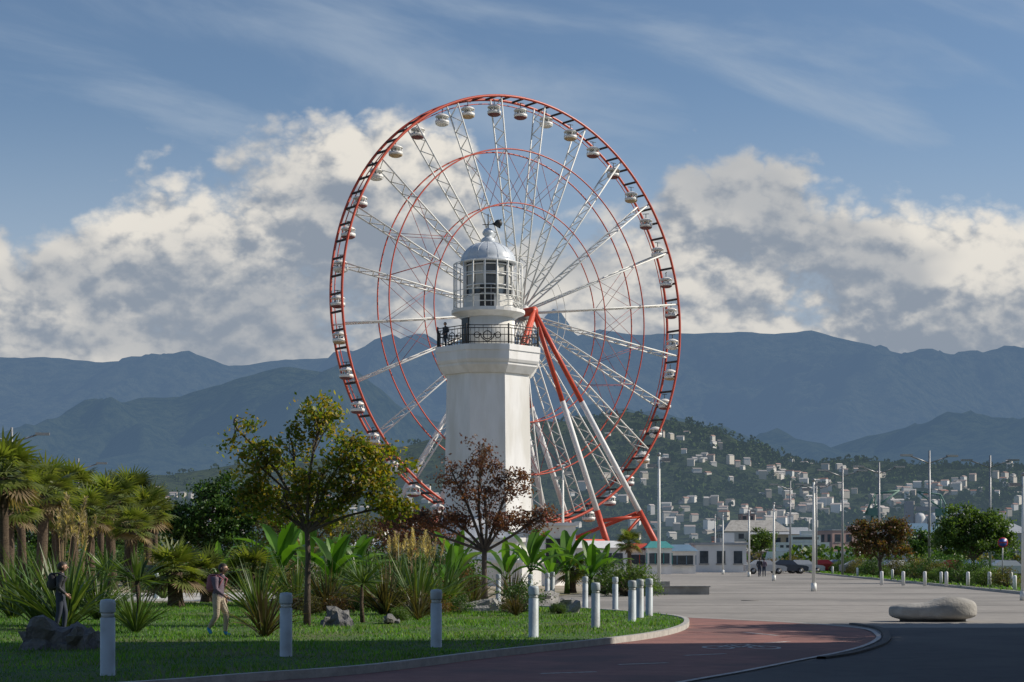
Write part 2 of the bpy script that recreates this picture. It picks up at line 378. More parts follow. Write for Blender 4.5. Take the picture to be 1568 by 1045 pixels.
L_BAN = leafM('banana_leaves', [(.03, .09, .012), (.05, .13, .015), (.08, .17, .02)], .4, .35)
L_FLAX = leafM('flax_leaves', [(.04, .075, .02), (.07, .12, .03), (.11, .15, .05)], .25, .4)
L_FLAXD = leafM('bronze_flax_leaves', [(.055, .045, .02), (.085, .07, .03), (.06, .07, .03)], .25, .4)
L_PLUME = leafM('pampas_plumes', [(.32, .26, .18), (.42, .36, .27)], .4, .9)
L_DRY = leafM('dry_fronds', [(.14, .10, .055), (.20, .15, .09)], .2, .8)

def tree(name, x, y, fork, lobes, tr, leaf, clump_r, nl, ls, seed, twig=.012, z0=0.0, lean=(0, 0)):
    r = random.Random(seed); m = MB(); fk = Vector((lean[0], lean[1], fork))
    pts = [Vector((0, 0, -.05)), Vector((lean[0]*.2+r.uniform(-.05, .05), 0, fork*.35)), Vector((lean[0]*.6+r.uniform(-.06, .06), lean[1]*.5, fork*.7)), fk]
    m.tube(pts, [tr*1.35, tr, tr*.9, tr*.85], 8, BARK)
    for (cx, cy, cz, rx, ry, rz, n) in lobes:
        c = Vector((cx, cy, cz)); mid = fk.lerp(c, .5)+Vector((r.uniform(-.15, .15), r.uniform(-.15, .15), r.uniform(-.1, .15)))*(c-fk).length*.5
        mid.z = max(mid.z, fk.z)
        path = smoothline([tuple(fk-Vector((0, 0, .1))), tuple(mid), tuple(c), tuple(c+Vector((r.uniform(-.3, .3)*rx, r.uniform(-.3, .3)*ry, rz*.6)))], 4)
        k = len(path); m.tube(path, [tr*.5*(1-i/k)+twig for i in range(k)], 6, BARK)
        for i in range(n):
            v = Vector((r.gauss(0, 1), r.gauss(0, 1), r.gauss(0, 1))).normalized()*(r.random()**.38)*r.uniform(.75, 1.15)
            p = c+Vector((v.x*rx, v.y*ry, v.z*rz))
            a = Vector(path[r.randint(k//3, k-1)]); q = a.lerp(p, .55)+Vector((r.uniform(-.1, .1), r.uniform(-.1, .1), r.uniform(0, .15)))*min(1.5, (p-a).length)
            m.tube([a, q, p], [twig*1.3, twig, twig*.4], 3, BARK, caps=False)
            cnt = int(nl*r.choice([.3, .7, 1, 1.5])); cr = clump_r*r.uniform(.6, 1.25)
            cen = NP.normal(size=(cnt, 3))*np.array([cr, cr, cr*.65])*.55+np.array(p)
            m.leaves(cen, ls, leaf, .55)
    return m.finish(name, (x, y, z0), r.uniform(-.1, .1))

d = 39.5; tx = X(470, d)
tree('autumn_street_tree', tx, d, 2.25, [
    (-1.15, 0, 3.75, .8, .8, .65, 26), (-1.3, .2, 2.95, .65, .6, .45, 24), (-.35, .1, 4.1, .6, .6, .6, 18), (.35, 0, 4.75, .55, .6, .6, 24),
    (1.0, -.1, 4.1, .65, .7, .5, 22), (1.75, .1, 3.85, .65, .6, .5, 24), (1.35, -.3, 3.2, .8, .7, .5, 28), (.3, 0, 3.35, .8, .7, .5, 30), (-.5, .2, 2.8, .75, .6, .5, 26), (1.9, 0, 2.75, .55, .5, .4, 18), (.5, 0, 2.6, .7, .5, .4, 20), (-1.6, -.2, 4.55, .4, .4, .45, 6)],
     .07, L_YG, .28, 42, .12, 5, .008, .1)
d = 64; tx = X(742, d)
tree('bronze_leaf_tree', tx, d, 1.9, [
    (-.1, 0, 5.3, .8, .8, .9, 30), (.9, .2, 4.3, .9, .8, .8, 26), (-1.1, 0, 4.5, .8, .8, .8, 26), (0, 0, 3.8, 1.2, 1, .7, 30),
    (-2.4, .2, 3.0, 1.2, .8, .5, 40), (1.9, 0, 3.0, 1.0, .8, .5, 36), (-1.2, 0, 3.0, 1.0, .9, .5, 34), (.7, 0, 2.9, 1.0, .9, .4, 32), (-3.4, 0, 2.8, .8, .7, .45, 22)],
     .11, L_RB, .33, 34, .13, 9, .012, .1)
EV = [(0, 0, 4.8, 2.0, 2, 1.9, 70), (-1.9, 0, 3.9, 1.3, 1.5, 1.5, 50), (2.0, 0, 4.0, 1.4, 1.5, 1.5, 50), (.4, 0, 2.9, 2.4, 2, 1.2, 60)]
tree('evergreen_tree', X(325, 100), 100, 1.5, EV, .2, L_DG, .5, 70, .22, 12, .02)
tree('evergreen_tree', X(60, 128), 128, 1.5, EV, .2, L_DG, .55, 50, .26, 17, .02); tree('evergreen_tree', X(190, 134), 134, 1.5, EV, .2, L_DG, .55, 50, .26, 18, .02); tree('evergreen_tree', X(-60, 130), 130, 1.5, EV, .2, L_DG, .55, 50, .26, 19, .02)
d = 92
tree('bare_autumn_tree', X(460, d), d, 1.6, [(0, 0, 4.2, 1.4, 1.2, 1.4, 40), (1.5, 0, 3.4, 1.3, 1.2, 1.0, 40), (-1.4, 0, 3.4, 1.2, 1.2, 1, 40)], .12, L_OL, .4, 40, .17, 14, .014)
tree('small_olive_tree', X(560, 86), 86, 1.3, [(0, 0, 3.1, 1.4, 1.2, 1.0, 40), (1.3, 0, 2.6, 1.0, 1, .8, 26)], .1, L_OL, .4, 40, .16, 15, .014)
tree('small_bronze_tree', X(655, 84), 84, 1.1, [(0, 0, 2.7, 1.4, 1.2, .8, 40), (-1.3, 0, 2.4, 1.0, 1, .7, 26)], .1, L_RB, .4, 40, .16, 16, .014)
d = 112
tree('roadside_tree', X(1490, d), d, 1.5, [(-.9, 0, 3.9, 1.3, 1.3, 1.1, 50), (.9, 0, 3.6, 1.3, 1.3, 1.1, 50), (0, 0, 2.6, 2.3, 1.8, .9, 70), (1.9, 0, 2.6, 1.0, 1, 1.0, 30), (-1.9, 0, 2.9, .9, 1, .9, 30)], .13, L_MG, .45, 70, .2, 21, .015, .09)
tree('reddening_roadside_tree', X(1348, 135), 135, 1.4, [(-1.2, 0, 3.6, 1.3, 1.2, 1.0, 46), (1.2, 0, 3.9, 1.4, 1.2, .9, 50), (0, 0, 2.6, 2.6, 1.8, .9, 70)], .14, L_RG, .45, 64, .22, 22, .015, .09)
tree('round_tree', X(1164, 210), 210, 1.4, [(0, 0, 3.6, 1.6, 1.5, 1.5, 60)], .14, L_MG, .5, 60, .3, 23, .02, .09)
tree('roadside_tree', X(1405, 150), 150, 1.3, [(0, 0, 3.0, 1.8, 1.5, 1.2, 60)], .12, L_DG, .5, 60, .25, 24, .02, .09)
# unseen trees added right of the view so that their shade reaches the paving
for xx, yy, sd_ in ((18.5, 41.8, 31), (18.8, 38.6, 32), (19.5, 35.5, 33)):
    tree('unseen_shade_tree', xx, yy, 2.4, [(0, 0, 7, 2.2, 2.2, 1.8, 60), (-1.5, 0, 5, 1.6, 1.8, 1.5, 44), (1.6, .5, 5.4, 1.8, 1.8, 1.6, 50), (0, -1.4, 4.2, 2, 1.5, 1.4, 44)], .2, L_DG, .7, 60, .36, sd_, .03)

def shrub(name, w, h, leaf, n, seed, ls=.13):
    r = random.Random(seed); m = MB()
    for i in range(n):
        v = Vector((r.gauss(0, 1), r.gauss(0, 1), abs(r.gauss(0, 1)))).normalized()*r.uniform(.55, 1.0)
        p = np.array([v.x*w/2, v.y*w/2, .12*h+v.z*h*.85])
        m.tube([(0, 0, 0), tuple(p*.6), tuple(p)], [.025, .015, .006], 3, BARK, caps=False)
        cr = .16*w*r.uniform(.7, 1.3)
        m.leaves(NP.normal(size=(int(46*r.uniform(.5, 1.4)), 3))*np.array([cr, cr, cr*.7])*.6+p, ls, leaf, .55)
    return m
shrubs = []
for nm, w, h, lf, n, sd, ls in (('shrub', 2.6, 2.0, L_DG, 60, 1, .14), ('flowering_shrub', 2.4, 1.7, L_OL, 50, 2, .13), ('round_bush', 2.0, 1.3, L_MG, 70, 3, .1), ('red_bush', 2.0, 1.4, L_RG, 50, 4, .11)):
    m = shrub(nm, w, h, lf, n, sd, ls); o = m.finish(nm, (0, 0, 0)); shrubs.append(o)
seen = set()
def put(o, x, y, sc=1.0, z=0.0):
    if o.name not in seen:
        seen.add(o.name); o.location = (x, y, z); o.scale = (sc,)*3; return o
    return inst(o.name.split('.')[0], o.data, (x, y, z), R.uniform(0, 6.28), sc)
put(shrubs[2], X(962, 74), 74, 1.15, .0); put(shrubs[2], X(985, 75), 75, .8); put(shrubs[0], X(925, 78), 78, .8)
put(shrubs[2], X(855, 47.5), 47.5, .25, .1); put(shrubs[2], X(612, 42), 42, .28, .1); put(shrubs[1], X(300, 88), 88, 1)
put(shrubs[3], X(700, 72), 72, 1)
for i in range(30):
    d = R.uniform(74, 118); b = R.uniform(215, 700); put(R.choice(shrubs[:2]), X(b, d), d, R.uniform(.8, 1.35))
for i in range(18):
    d = R.uniform(110, 160); b = R.uniform(-150, 330); put(R.choice(shrubs[:2]), X(b, d), d, R.uniform(1., 1.6))
for i in range(18):
    d = R.uniform(44, 53); b = R.uniform(400, 800); put(R.choice(shrubs), X(b, d), d, R.uniform(.25, .5), .1)
for i in range(44):
    t = i/43.; d = 92+(220-92)*t; bx = 26.5+(40-26.5)*((d-92)/128.)
    put(R.choice([shrubs[0], shrubs[1], shrubs[2], shrubs[0]]), bx+R.uniform(-.6, 1.2), d, R.uniform(.6, 1.0), .09)
for b, d, s in ((1045, 205, 1.2), (1010, 190, 1.0), (1180, 230, 1.3), (1215, 190, 1.2), (890, 150, 1), (850, 160, 1.2)):
    put(R.choice(shrubs), X(b, d), d, s)

def fanpalm(th, tr, nleaf, pet, fan, seed, skirt=True, nb=13):
    global R
    keep = R; R = random.Random(seed); m = MB(); top = Vector((R.uniform(-.15, .15), R.uniform(-.15, .15), th))
    m.tube([(0, 0, 0), (top.x*.3, 0, th*.3), (top.x*.7, top.y*.5, th*.7), tuple(top)], [tr*1.3, tr, tr*.95, tr*1.1], 10, PBARK)
    for i in range(nleaf):
        az = i*2.4+R.uniform(-.3, .3); el = 1.35-1.95*(i/nleaf)+R.uniform(-.15, .15)
        d = Vector((math.cos(az)*math.cos(el), math.sin(az)*math.cos(el), math.sin(el)))
        pl = pet*R.uniform(.8, 1.15); p1 = top+d*pl*.5; d2 = (d+Vector((0, 0, -.25))).normalized(); p2 = p1+d2*pl*.5
        m.tube([top, p1, p2], [.028, .022, .016], 3, L_PALM, caps=False)
        sd = d2.cross(Vector((0, 0, 1))); sd = sd.normalized() if sd.length > .1 else Vector((1, 0, 0))
        tw = R.uniform(-.5, .5); sd = sd*math.cos(tw)+sd.cross(d2)*math.sin(tw); nrm = sd.cross(d2)
        mt = L_PALM if i < nleaf*.85 else L_DRY
        for k in range(nb):
            a = (k/(nb-1)-.5)*3.3; bd = d2*math.cos(a)+sd*math.sin(a)
            m.blade(p2, bd, fan*(1-.25*abs(a)/1.6)*R.uniform(.9, 1.1), fan*.13, .55, 3, mt, side=bd.cross(nrm))
    if skirt:
        for i in range(26):
            az = R.uniform(0, 6.28); d = Vector((math.cos(az)*.6, math.sin(az)*.6, -1))
            m.blade(top+Vector((0, 0, -R.uniform(0, .5))), d, fan*R.uniform(.6, 1.1), .12, .3, 2, L_DRY)
    R = keep; return m
P1 = fanpalm(4.8, .2, 44, .95, .95, 1).finish('fan_palm'); P2 = fanpalm(3.9, .22, 40, .9, .9, 2).finish('fan_palm'); P3 = fanpalm(1.25, .26, 40, .65, .75, 3, False).finish('dwarf_fan_palm')
used = set()
def putp(o, b, d, sc, z=0.0):
    if o.name not in used:
        used.add(o.name); o.location = (X(b, d), d, z); o.scale = (sc,)*3
    else: inst(o.name.split('.')[0], o.data, (X(b, d), d, z), R.uniform(0, 6.28), sc)
for b, d, s, o in ((8, 56, .9, P1), (-60, 70, 1.1, P1), (62, 78, 1.16, P2), (112, 96, 1.12, P1), (172, 88, 1.12, P2), (225, 90, 1.02, P2), (140, 82, .95, P2), (35, 90, 1.14, P1), (195, 100, 1.1, P1), (85, 106, 1.1, P1), (-130, 80, 1, P2), (208, 80, .78, P2), (-20, 105, 1.15, P1), (238, 116, 1.05, P1), (965, 118, .68, P2), (155, 118, 1.18, P1), (90, 84, .95, P2), (15, 74, .95, P2),
                   (270, 54, .95, P3), (388, 56, .9, P3), (318, 60, .85, P3), (875, 80, .8, P3)):
    putp(o, b, d, s)

def sword(n, ln, w, leaf, seed, spread=.9, droop=.7, z0=0, trunk=0.0):
    global R
    keep = R; R = random.Random(seed); m = MB()
    if trunk: m.tube([(0, 0, 0), (.04, .02, trunk*.5), (0, 0, trunk)], [.07, .05, .05], 7, PBARK)
    for i in range(n):
        az = R.uniform(0, 6.28); t = R.random()**.7*spread
        d = Vector((math.cos(az)*math.sin(t), math.sin(az)*math.sin(t), math.cos(t)))
        m.blade((math.cos(az)*.1*R.random(), math.sin(az)*.1*R.random(), trunk), d, ln*R.uniform(.6, 1.1), w*R.uniform(.7, 1.2), droop*R.uniform(.2, 1.6), 5, leaf)
    R = keep; return m
FX = sword(110, 1.75, .055, L_FLAX, 31, .95).finish('flax_plant'); FD = sword(90, 1.35, .05, L_FLAXD, 32, 1.0).finish('bronze_flax_plant')
CO = sword(70, .85, .06, L_FLAX, 33, 1.7, .4, trunk=1.05).finish('cordyline_plant')
for b, d, s, o in ((100, 37, 1.2, FX), (60, 39, 1.1, FX), (150, 43, 1.0, FX), (405, 33.8, .85, FD), (210, 37.5, 1.0, CO), (395, 45, 1.0, FX), (555, 41, .9, CO), (640, 47, 1.15, FX), (590, 46, 1.15, FD), (500, 50, 1.1, FD), (165, 50, 1.1, CO), (675, 50, 1.1, FX), (790, 46, .5, FD), (785, 62, 1.0, FD), (640, 43, .7, FD), (20, 44, 1.1, FX), (208, 35.5, .7, FX), (725, 56, .9, FD), (250, 66, .9, FX), (610, 50, 1.2, FX), (570, 54, 1.1, FX), (455, 52, 1.0, FX), (515, 56, 1.0, FX)):
    putp(o, b, d, s, .1)
def pampas(seed, n=9):
    global R
    m = sword(150, 1.5, .022, L_FLAX, seed, 1.1, 1.2); keep = R; R = random.Random(seed)
    for i in range(n):
        az = R.uniform(0, 6.28); t = R.uniform(.02, .25); d = Vector((math.cos(az)*math.sin(t), math.sin(az)*math.sin(t), math.cos(t))); h = R.uniform(1.6, 2.3)
        m.tube([(0, 0, 0), tuple(d*h)], [.012, .008], 3, L_DRY)
        for k in range(90):
            q = R.random(); p = d*(h+q*.65-.1); bl = Vector((R.gauss(0, .5), R.gauss(0, .5), 1)).normalized()
            m.blade(p, bl, .16*(1.2-q*.6), .03, .5, 2, L_PLUME)
    R = keep; return m
PG = pampas(41).finish('pampas_grass')
for b, d, s in ((95, 52, 1.35), (125, 54, 1.15), (628, 52, .95), (600, 58, .95), (660, 56, .9), (655, 62, .9)): putp(PG, b, d, s, .05)
def banana(seed, n=9, ln=1.7, w=.5, st=.9):
    global R
    keep = R; R = random.Random(seed); m = MB()
    m.tube([(0, 0, 0), (.03, 0, st)], [.12, .07], 8, L_MG)
    sh = lambda t: math.sin(math.pi*min(1, t*.94+.06))**.55
    for i in range(n):
        az = i*2.4+R.uniform(-.4, .4); t = .15+.9*(i/n)+R.uniform(-.1, .1); d = Vector((math.cos(az)*math.sin(t), math.sin(az)*math.sin(t), math.cos(t)))
        p = Vector((0, 0, st)); pe = p+d*.35; m.tube([p, pe], [.03, .02], 4, L_BAN)
        sd = d.cross(Vector((0, 0, 1))).normalized(); nr = sd.cross(d); L_ = ln*R.uniform(.8, 1.1); dr = R.uniform(.9, 1.5)
        for sg in (-1, 1):
            q = pe.copy(); dd = d.copy(); vs = []; S_ = 12
            for j in range(S_+1):
                ww = max(sh(j/S_)*w*.5, .01)*R.uniform(.78, 1.05); nr = sd.cross(dd)
                vs.append(q.copy()); vs.append(q+sd*sg*ww*.93+nr*ww*.35); q = q+dd*(L_/S_); dd = (dd+Vector((0, 0, -dr/S_))).normalized()
            m.add(vs, [(2*j, 2*j+1, 2*j+3, 2*j+2) for j in range(S_)], L_BAN, True)
    R = keep; return m
B1 = banana(51).finish('banana_plant'); B2 = banana(52, 8, 1.4, .42, .6).finish('banana_plant')
for b, d, s, o in ((430, 58, 1.15, B1), (515, 60, 1.1, B2), (470, 66, 1.2, B1), (545, 66, 1, B1), (700, 66, 1.05, B1), (775, 76, 1.1, B2), (812, 73, 1.15, B1), (868, 78, 1.15, B1), (905, 74, 1.15, B2), (845, 76, 1.0, B2), (925, 80, .9, B1), (335, 72, 1.0, B2), (690, 58, .9, B2), (510, 55, .95, B1)):
    putp(o, b, d, s, .03)

m = MB()
for i in range(520):
    d = R.uniform(330, 900); b = R.choice([R.uniform(-900, 620), R.uniform(-900, 2500), R.uniform(900, 1568), R.uniform(1000, 1568)])
    x = X(b, d); h = R.uniform(4, 9)*(1.0 if b < 620 else .55); w = h*.55
    cen = NP.normal(size=(70, 3)); cen /= np.linalg.norm(cen, axis=1)[:, None]
    cen = cen*np.array([w, w, h*.42])*NP.uniform(.6, 1.05, (70, 1))+np.array([x, d, h*.55])
    m.leaves(cen, h*.26, R.choice([L_DG, L_DG, L_MG, L_OL]), .7)
m.finish('distant_trees')

# ------------------------------------------------------------ ferris wheel
D = 200.0; th = math.radians(38); hub = Vector((X(793, D), D, Z(481, D))); RW = 25.0
u = Vector((math.cos(th), math.sin(th), 0)); n_ = Vector((math.sin(th), -math.cos(th), 0)); w_ = Vector((0, 0, 1)); HW_ = 1.15
def WP(a, r, ax): return hub+u*(math.sin(a)*r)+w_*(math.cos(a)*r)+n_*ax
wheel = bpy.data.objects.new('ferris_wheel', None); scene.collection.objects.link(wheel)
m = MB()
for ax in (-HW_, HW_):
    m.ring(hub+n_*ax, u, w_, RW, .16, 160, 6, RED)
    m.ring(hub+n_*ax, u, w_, RW*.757, .085, 120, 5, RED)
    m.ring(hub+n_*ax*.85, u, w_, RW*.51, .07, 96, 5, RED)
    m.ring(hub+n_*ax*.6, u, w_, RW*.27, .05, 72, 4, STEELW)
m.ring(hub-n_*HW_, u, w_, RW-.5, .06, 160, 5, RED)
for i in range(80):
    a = 2*math.pi*i/80
    m.tube([WP(a, RW-.02, -HW_), WP(a, RW-.02, HW_)], .14, 4, IRON)
m.finish('rims').parent = wheel
m = MB(); NS = 24
for i in range(NS):
    a = 2*math.pi*(i+.5)/NS
    for sg in (-1, 1): m.tube([WP(a, .8, sg*HW_*.7), WP(a, RW*.6, sg*HW_*.7), WP(a, RW-.1, sg*HW_*.9)], .10, 5, STEELW)
    K = 22; pr = None
    for k in range(K+1):
        r = 4+(RW-4.4)*k/K; s = -1 if k % 2 else 1; p = WP(a, r, s*HW_*.74)
        if pr is not None: m.tube([pr, p], .065, 4, STEELW)
        pr = p
    a2 = 2*math.pi*(i+1.5)/NS
    if i % 12 in (4, 5, 6, 10, 11, 0, 7):
        for sg in (-1, 1):
            m.tube([WP(a, RW*.51, sg*.9), WP(a2, RW*.757, sg*.95)], .03, 4, DRED); m.tube([WP(a2, RW*.51, sg*.9), WP(a, RW*.757, sg*.95)], .03, 4, DRED)
m.finish('spokes').parent = wheel
m = MB()
m.tube([hub-n_*3.2, hub+n_*3.2], .5, 16, RED); m.tube([hub-n_*1.3, hub+n_*1.3], .9, 20, GREYM)
def leg(su, au, an, ax):
    top = hub+n_*ax*3.0; bot = Vector((hub.x, hub.y, 0))+u*au*su+n_*an*ax
    c1 = top.lerp(bot, .34); c2 = top.lerp(bot, .76)
    m.tube([top, c1], .29, 8, RED); m.tube([c1, c2], .33, 8, WHITE); m.tube([c2, bot], .38, 8, RED)
    return top, bot
for ax in (-1, 1):
    bl = {}
    for su in (-1, 1):
        for au, an in ((17, 8), (10.5, 5.5)): bl[(su, au)] = leg(su, au, an, ax)
    for su in (-1, 1):
        for f in (.78, .9):
            m.tube([bl[(su, 17)][0].lerp(bl[(su, 17)][1], f), bl[(su, 10.5)][0].lerp(bl[(su, 10.5)][1], f+.02)], .25, 6, RED)
        m.tube([bl[(su, 17)][0].lerp(bl[(su, 17)][1], .78), bl[(su, 10.5)][0].lerp(bl[(su, 10.5)][1], .92)], .2, 6, RED)
    m.tube([bl[(-1, 10.5)][0].lerp(bl[(-1, 10.5)][1], .88), bl[(1, 10.5)][0].lerp(bl[(1, 10.5)][1], .88)], .28, 6, RED)
for su in (-1, 1):
    a = Vector((hub.x, hub.y, 0))
    m.tube([a+u*su*15.8+n_*7.6+w_*2.2, a+u*su*15.8-n_*7.6+w_*2.2], .3, 6, RED)
    m.tube([a+u*su*10+n_*5.2+w_*3.2, a+u*su*10-n_*5.2+w_*3.2], .25, 6, RED)
    m.tube([a+u*su*13+n_*6.3+w_*7, a+u*su*10-n_*5.2+w_*3.2], .22, 6, RED)
m.finish('supports').parent = wheel
GOLD = M('gondola_ochre', (.50, .36, .20), (.4, .28, .16), 2, .5); GW = M('gondola_white', (.82, .81, .78), (.7, .69, .66), 2, .4); GR = M('gondola_dark_red', (.20, .06, .06), (.15, .05, .05), 2, .5)
mesh = []
for col in (GR, GOLD, GW):
    g = MB()
    g.tube([(0, 0, 0), (0, 0, -.75)], .06, 5, IRON); g.tube([(-.45, 0, -.05), (.45, 0, -.05)], .05, 5, IRON)
    g.lathe((0, 0, -1.15), [(.95, 0), (.97, .05), (.8, .22), (.45, .40), (.1, .48)], 16, GW)
    for k in range(6):
        a = math.pi/3*k+.3; g.tube([(.85*math.cos(a), .85*math.sin(a), -1.8), (.85*math.cos(a), .85*math.sin(a), -1.1)], .05, 4, GW)
    g.lathe((0, 0, -2.35), [(.25, 0), (.6, .06), (.85, .2), (.92, .3)], 16, col)
    g.lathe((0, 0, -2.049), [(.93, 0), (.96, .38), (.9, .39)], 16, GW)
    for k in range(4):
        a = math.pi/2*k+.5; g.lathe((.45*math.cos(a), .45*math.sin(a), -1.74), [(.2, 0), (.2, .2), (.12, .33), (.1, .4)], 7, GREYM)
    g.tube([(0, 0, -1.9), (0, 0, -1.1)], .08, 6, GREYM)
    mesh.append(g.mesh('gondola'))
for i in range(40):
    o = inst('gondola_%d' % i, mesh[(i*2) % 3 if i % 4 else 0], WP(2*math.pi*(i+.1)/40, RW-.2, 0), R.uniform(0, 3), .84); o.parent = wheel

# ------------------------------------------------------------ lighthouse
D = 104.0; lx = X(747.5, D)
LH = bpy.data.objects.new('lighthouse', None); scene.collection.objects.link(LH); LH.location = (lx, D, 0)
o8 = math.pi/8; k8 = 1/math.cos(o8)
def LO(m, nm): o = m.finish(nm); o.parent = LH
z = lambda e: Z(e, D)
m = MB(); c = (0, 0, 0)
m.lathe(c, [(2.72*k8, 0), (2.70*k8, 1), (2.50*k8, z(600)), (2.48*k8, z(577))], 8, LHW, o8, False)
m.lathe(c, [(2.62*k8, z(577)+.003), (2.95*k8, z(566)), (2.95*k8, z(562))], 8, LHW, o8, False)
m.lathe(c, [(3.02*k8, z(562)+.003), (3.10*k8, z(558)), (3.10*k8, z(536))], 8, LHW, o8, False)
m.lathe(c, [(3.16*k8, z(545)), (3.16*k8, z(537))], 8, LHW, o8, False)
LO(m, 'octagonal_tower')
m = MB()
m.lathe(c, [(4.9*k8, 0), (4.9*k8, 1.5)], 8, LHW, o8, False); m.lathe(c, [(4.2*k8, 1.503), (4.2*k8, 2.6)], 8, LHW, o8, False)
m.lathe(c, [(5.05*k8, 1.35), (5.05*k8, 1.55)], 8, LHW, o8, False); m.lathe(c, [(4.35*k8, 2.603), (4.35*k8, 2.85)], 8, LHW, o8, False)
m.lathe(c, [(3.3*k8, 2.853), (3.1*k8, 3.6), (2.75*k8, 4.1)], 8, LHW, o8, False)
m.box((3.9, -2.2, 2.2), (2.6, 2.6, 2.7), LHW); m.box((3.9, -2.2, 3.65), (3.0, 3.0, .18), LHW)
m.box((3.9, -3.52, 1.9), (.9, .06, 1.8), DARK)
LO(m, 'pedestal')
m = MB(); zb = z(536)
m.lathe(c, [(1.62, zb), (1.62, z(487))], 28, LHW, 0, True)
m.lathe(c, [(1.68, z(489)), (2.0, z(484)), (2.24, z(482)), (2.24, z(477))], 28, LHW, 0, False)
a0 = math.radians(-90-58)
m.box((1.6*math.cos(a0), 1.6*math.sin(a0), zb+.95), (.75, .12, 1.75), DARK, a0+math.pi/2)
m.box((1.6*math.cos(a0), 1.6*math.sin(a0), zb+1.86), (.95, .2, .08), LHW, a0+math.pi/2)
LO(m, 'watch_room')
m = MB()
zl, zt = z(477), z(405)
m.lathe(c, [(1.5, zl+.003), (1.5, zl+.75)], 12, LHW, o8, False)
m.lathe(c, [(1.38, zl+.753), (1.38, zt)], 12, GLASS, o8, False)
for k in range(12):
    a = o8+2*math.pi*k/12; m.tube([(1.46*math.cos(a), 1.46*math.sin(a), zl+.7), (1.46*math.cos(a), 1.46*math.sin(a), zt)], .075, 6, WHITE)
for zz in (.8, 1.45, 2.1, 2.7): m.ring(Vector((0, 0, zl+zz)), Vector((1, 0, 0)), Vector((0, 1, 0)), 1.42, .05, 24, 5, WHITE)
for k in (0, 2, 3, 6, 9, 10, 5, 7):
    a = o8+2*math.pi*(k+.5)/12; rr = 1.395*math.cos(math.pi/12)
    m.box((rr*math.cos(a), rr*math.sin(a), zl+1.95), (.52, .02, 1.4), BLIND, a+math.pi/2)
ad = math.radians(-92); m.box((1.47*math.cos(ad), 1.47*math.sin(ad), zl+.72), (.85, .14, 1.35), DARK, ad+math.pi/2)
for q in (-.2, .2): m.box((q, -1.56, zl+.75), (.05, .03, 1.2), GREYM)
m.box((0, -1.58, zl+.9), (.8, .034, .05), GREYM)
for k in range(18):
    a = 2*math.pi*k/18+.1; m.tube([(2.1*math.cos(a), 2.1*math.sin(a), zl-.05), (2.1*math.cos(a), 2.1*math.sin(a), zt-.05)], .036, 5, STEELW)
    if k % 3 == 0: m.tube([(2.1*math.cos(a), 2.1*math.sin(a), zt-.05), (1.6*math.cos(a), 1.6*math.sin(a), zt+.05)], .03, 5, STEELW)
for zz in (.35, .75, 1.1, 2.1, zt-zl-.06): m.ring(Vector((0, 0, zl+zz)), Vector((1, 0, 0)), Vector((0, 1, 0)), 2.1, .027, 32, 5, STEELW)
LO(m, 'lantern_room')
DOME = M('dome_paint', (.62, .66, .70), (.52, .56, .60), 1.5, .28)
m = MB(); hd = z(372)-zt
m.lathe(c, [(1.5, zt-.02), (1.72, zt), (1.74, zt+.12), (1.66, zt+.14)]+[(1.66*math.cos(t*math.pi/2/9), zt+.14+(hd-.1)*math.sin(t*math.pi/2/9)) for t in range(1, 9)]+[(.42, zt+hd)], 32, DOME)
m.lathe(c, [(.42, zt+hd-.1), (.42, zt+hd+.2), (.3, zt+hd+.3), (.2, zt+hd+.35), (.34, zt+hd+.5), (.36, zt+hd+.62), (.25, zt+hd+.8), (.06, zt+hd+.9)], 20, DOME)
for k in range(16):
    a = 2*math.pi*k/16; m.tube([(1.66*math.cos(t)*math.cos(a), 1.66*math.cos(t)*math.sin(a), zt+.14+(hd-.1)*math.sin(t)) for t in [i*.16 for i in range(9)]], .014, 4, DOME)
LO(m, 'dome')
m = MB(); zv = z(352); m.tube([(0, 0, zv-.3), (0, 0, zv+.95)], .035, 6, IRON)
m.tube([(-.35, 0, zv+.3), (.75, 0, zv+.35)], .025, 5, IRON)
m.add([(.2, -.03, zv+.35), (.82, -.03, zv+.66), (.74, -.03, zv+.06), (.2, .03, zv+.35), (.82, .03, zv+.66), (.74, .03, zv+.06)], [(0, 2, 1), (3, 4, 5), (0, 1, 4, 3), (1, 2, 5, 4), (2, 0, 3, 5)], IRON)
m.lathe((.62, 0, zv+.36), [(.02, -.24), (.2, -.12), (.26, .05), (.16, .2), (.02, .26)], 10, IRON)
LO(m, 'weather_vane')
m = MB(); rr = 3.02*k8; zt2 = z(508)
C = [Vector((rr*math.cos(o8+k*math.pi/4), rr*math.sin(o8+k*math.pi/4), 0)) for k in range(8)]
for k in range(8):
    a, b = C[k], C[(k+1) % 8]; m.tube([a+Vector((0, 0, zb)), a+Vector((0, 0, zt2+.1))], .05, 6, IRON)
    for zz in (.12, .55, .95, zt2-zb): m.tube([a+Vector((0, 0, zb+zz)), b+Vector((0, 0, zb+zz))], .028, 5, IRON)
    dv = (b-a); nn = 10
    for i in range(1, nn):
        p = a+dv*i/nn; m.tube([p+Vector((0, 0, zb)), p+Vector((0, 0, zb+(.95 if i % 2 else zt2-zb)))], .014, 4, IRON)
    mid = a+dv*.5+Vector((0, 0, zb+.52)); ud = dv.normalized()
    m.ring(mid, ud, Vector((0, 0, 1)), .24, .03, 16, 4, IRON)
    for sg in (-1, 1):
        m.ring(mid+ud*sg*.62, ud, Vector((0, 0, 1)), .17, .025, 14, 4, IRON)
        m.tube([mid-Vector((0, 0, .4)), mid+ud*sg*.35-Vector((0, 0, .15)), mid+ud*sg*.42+Vector((0, 0, .1))], .03, 4, IRON)
LO(m, 'gallery_railing')

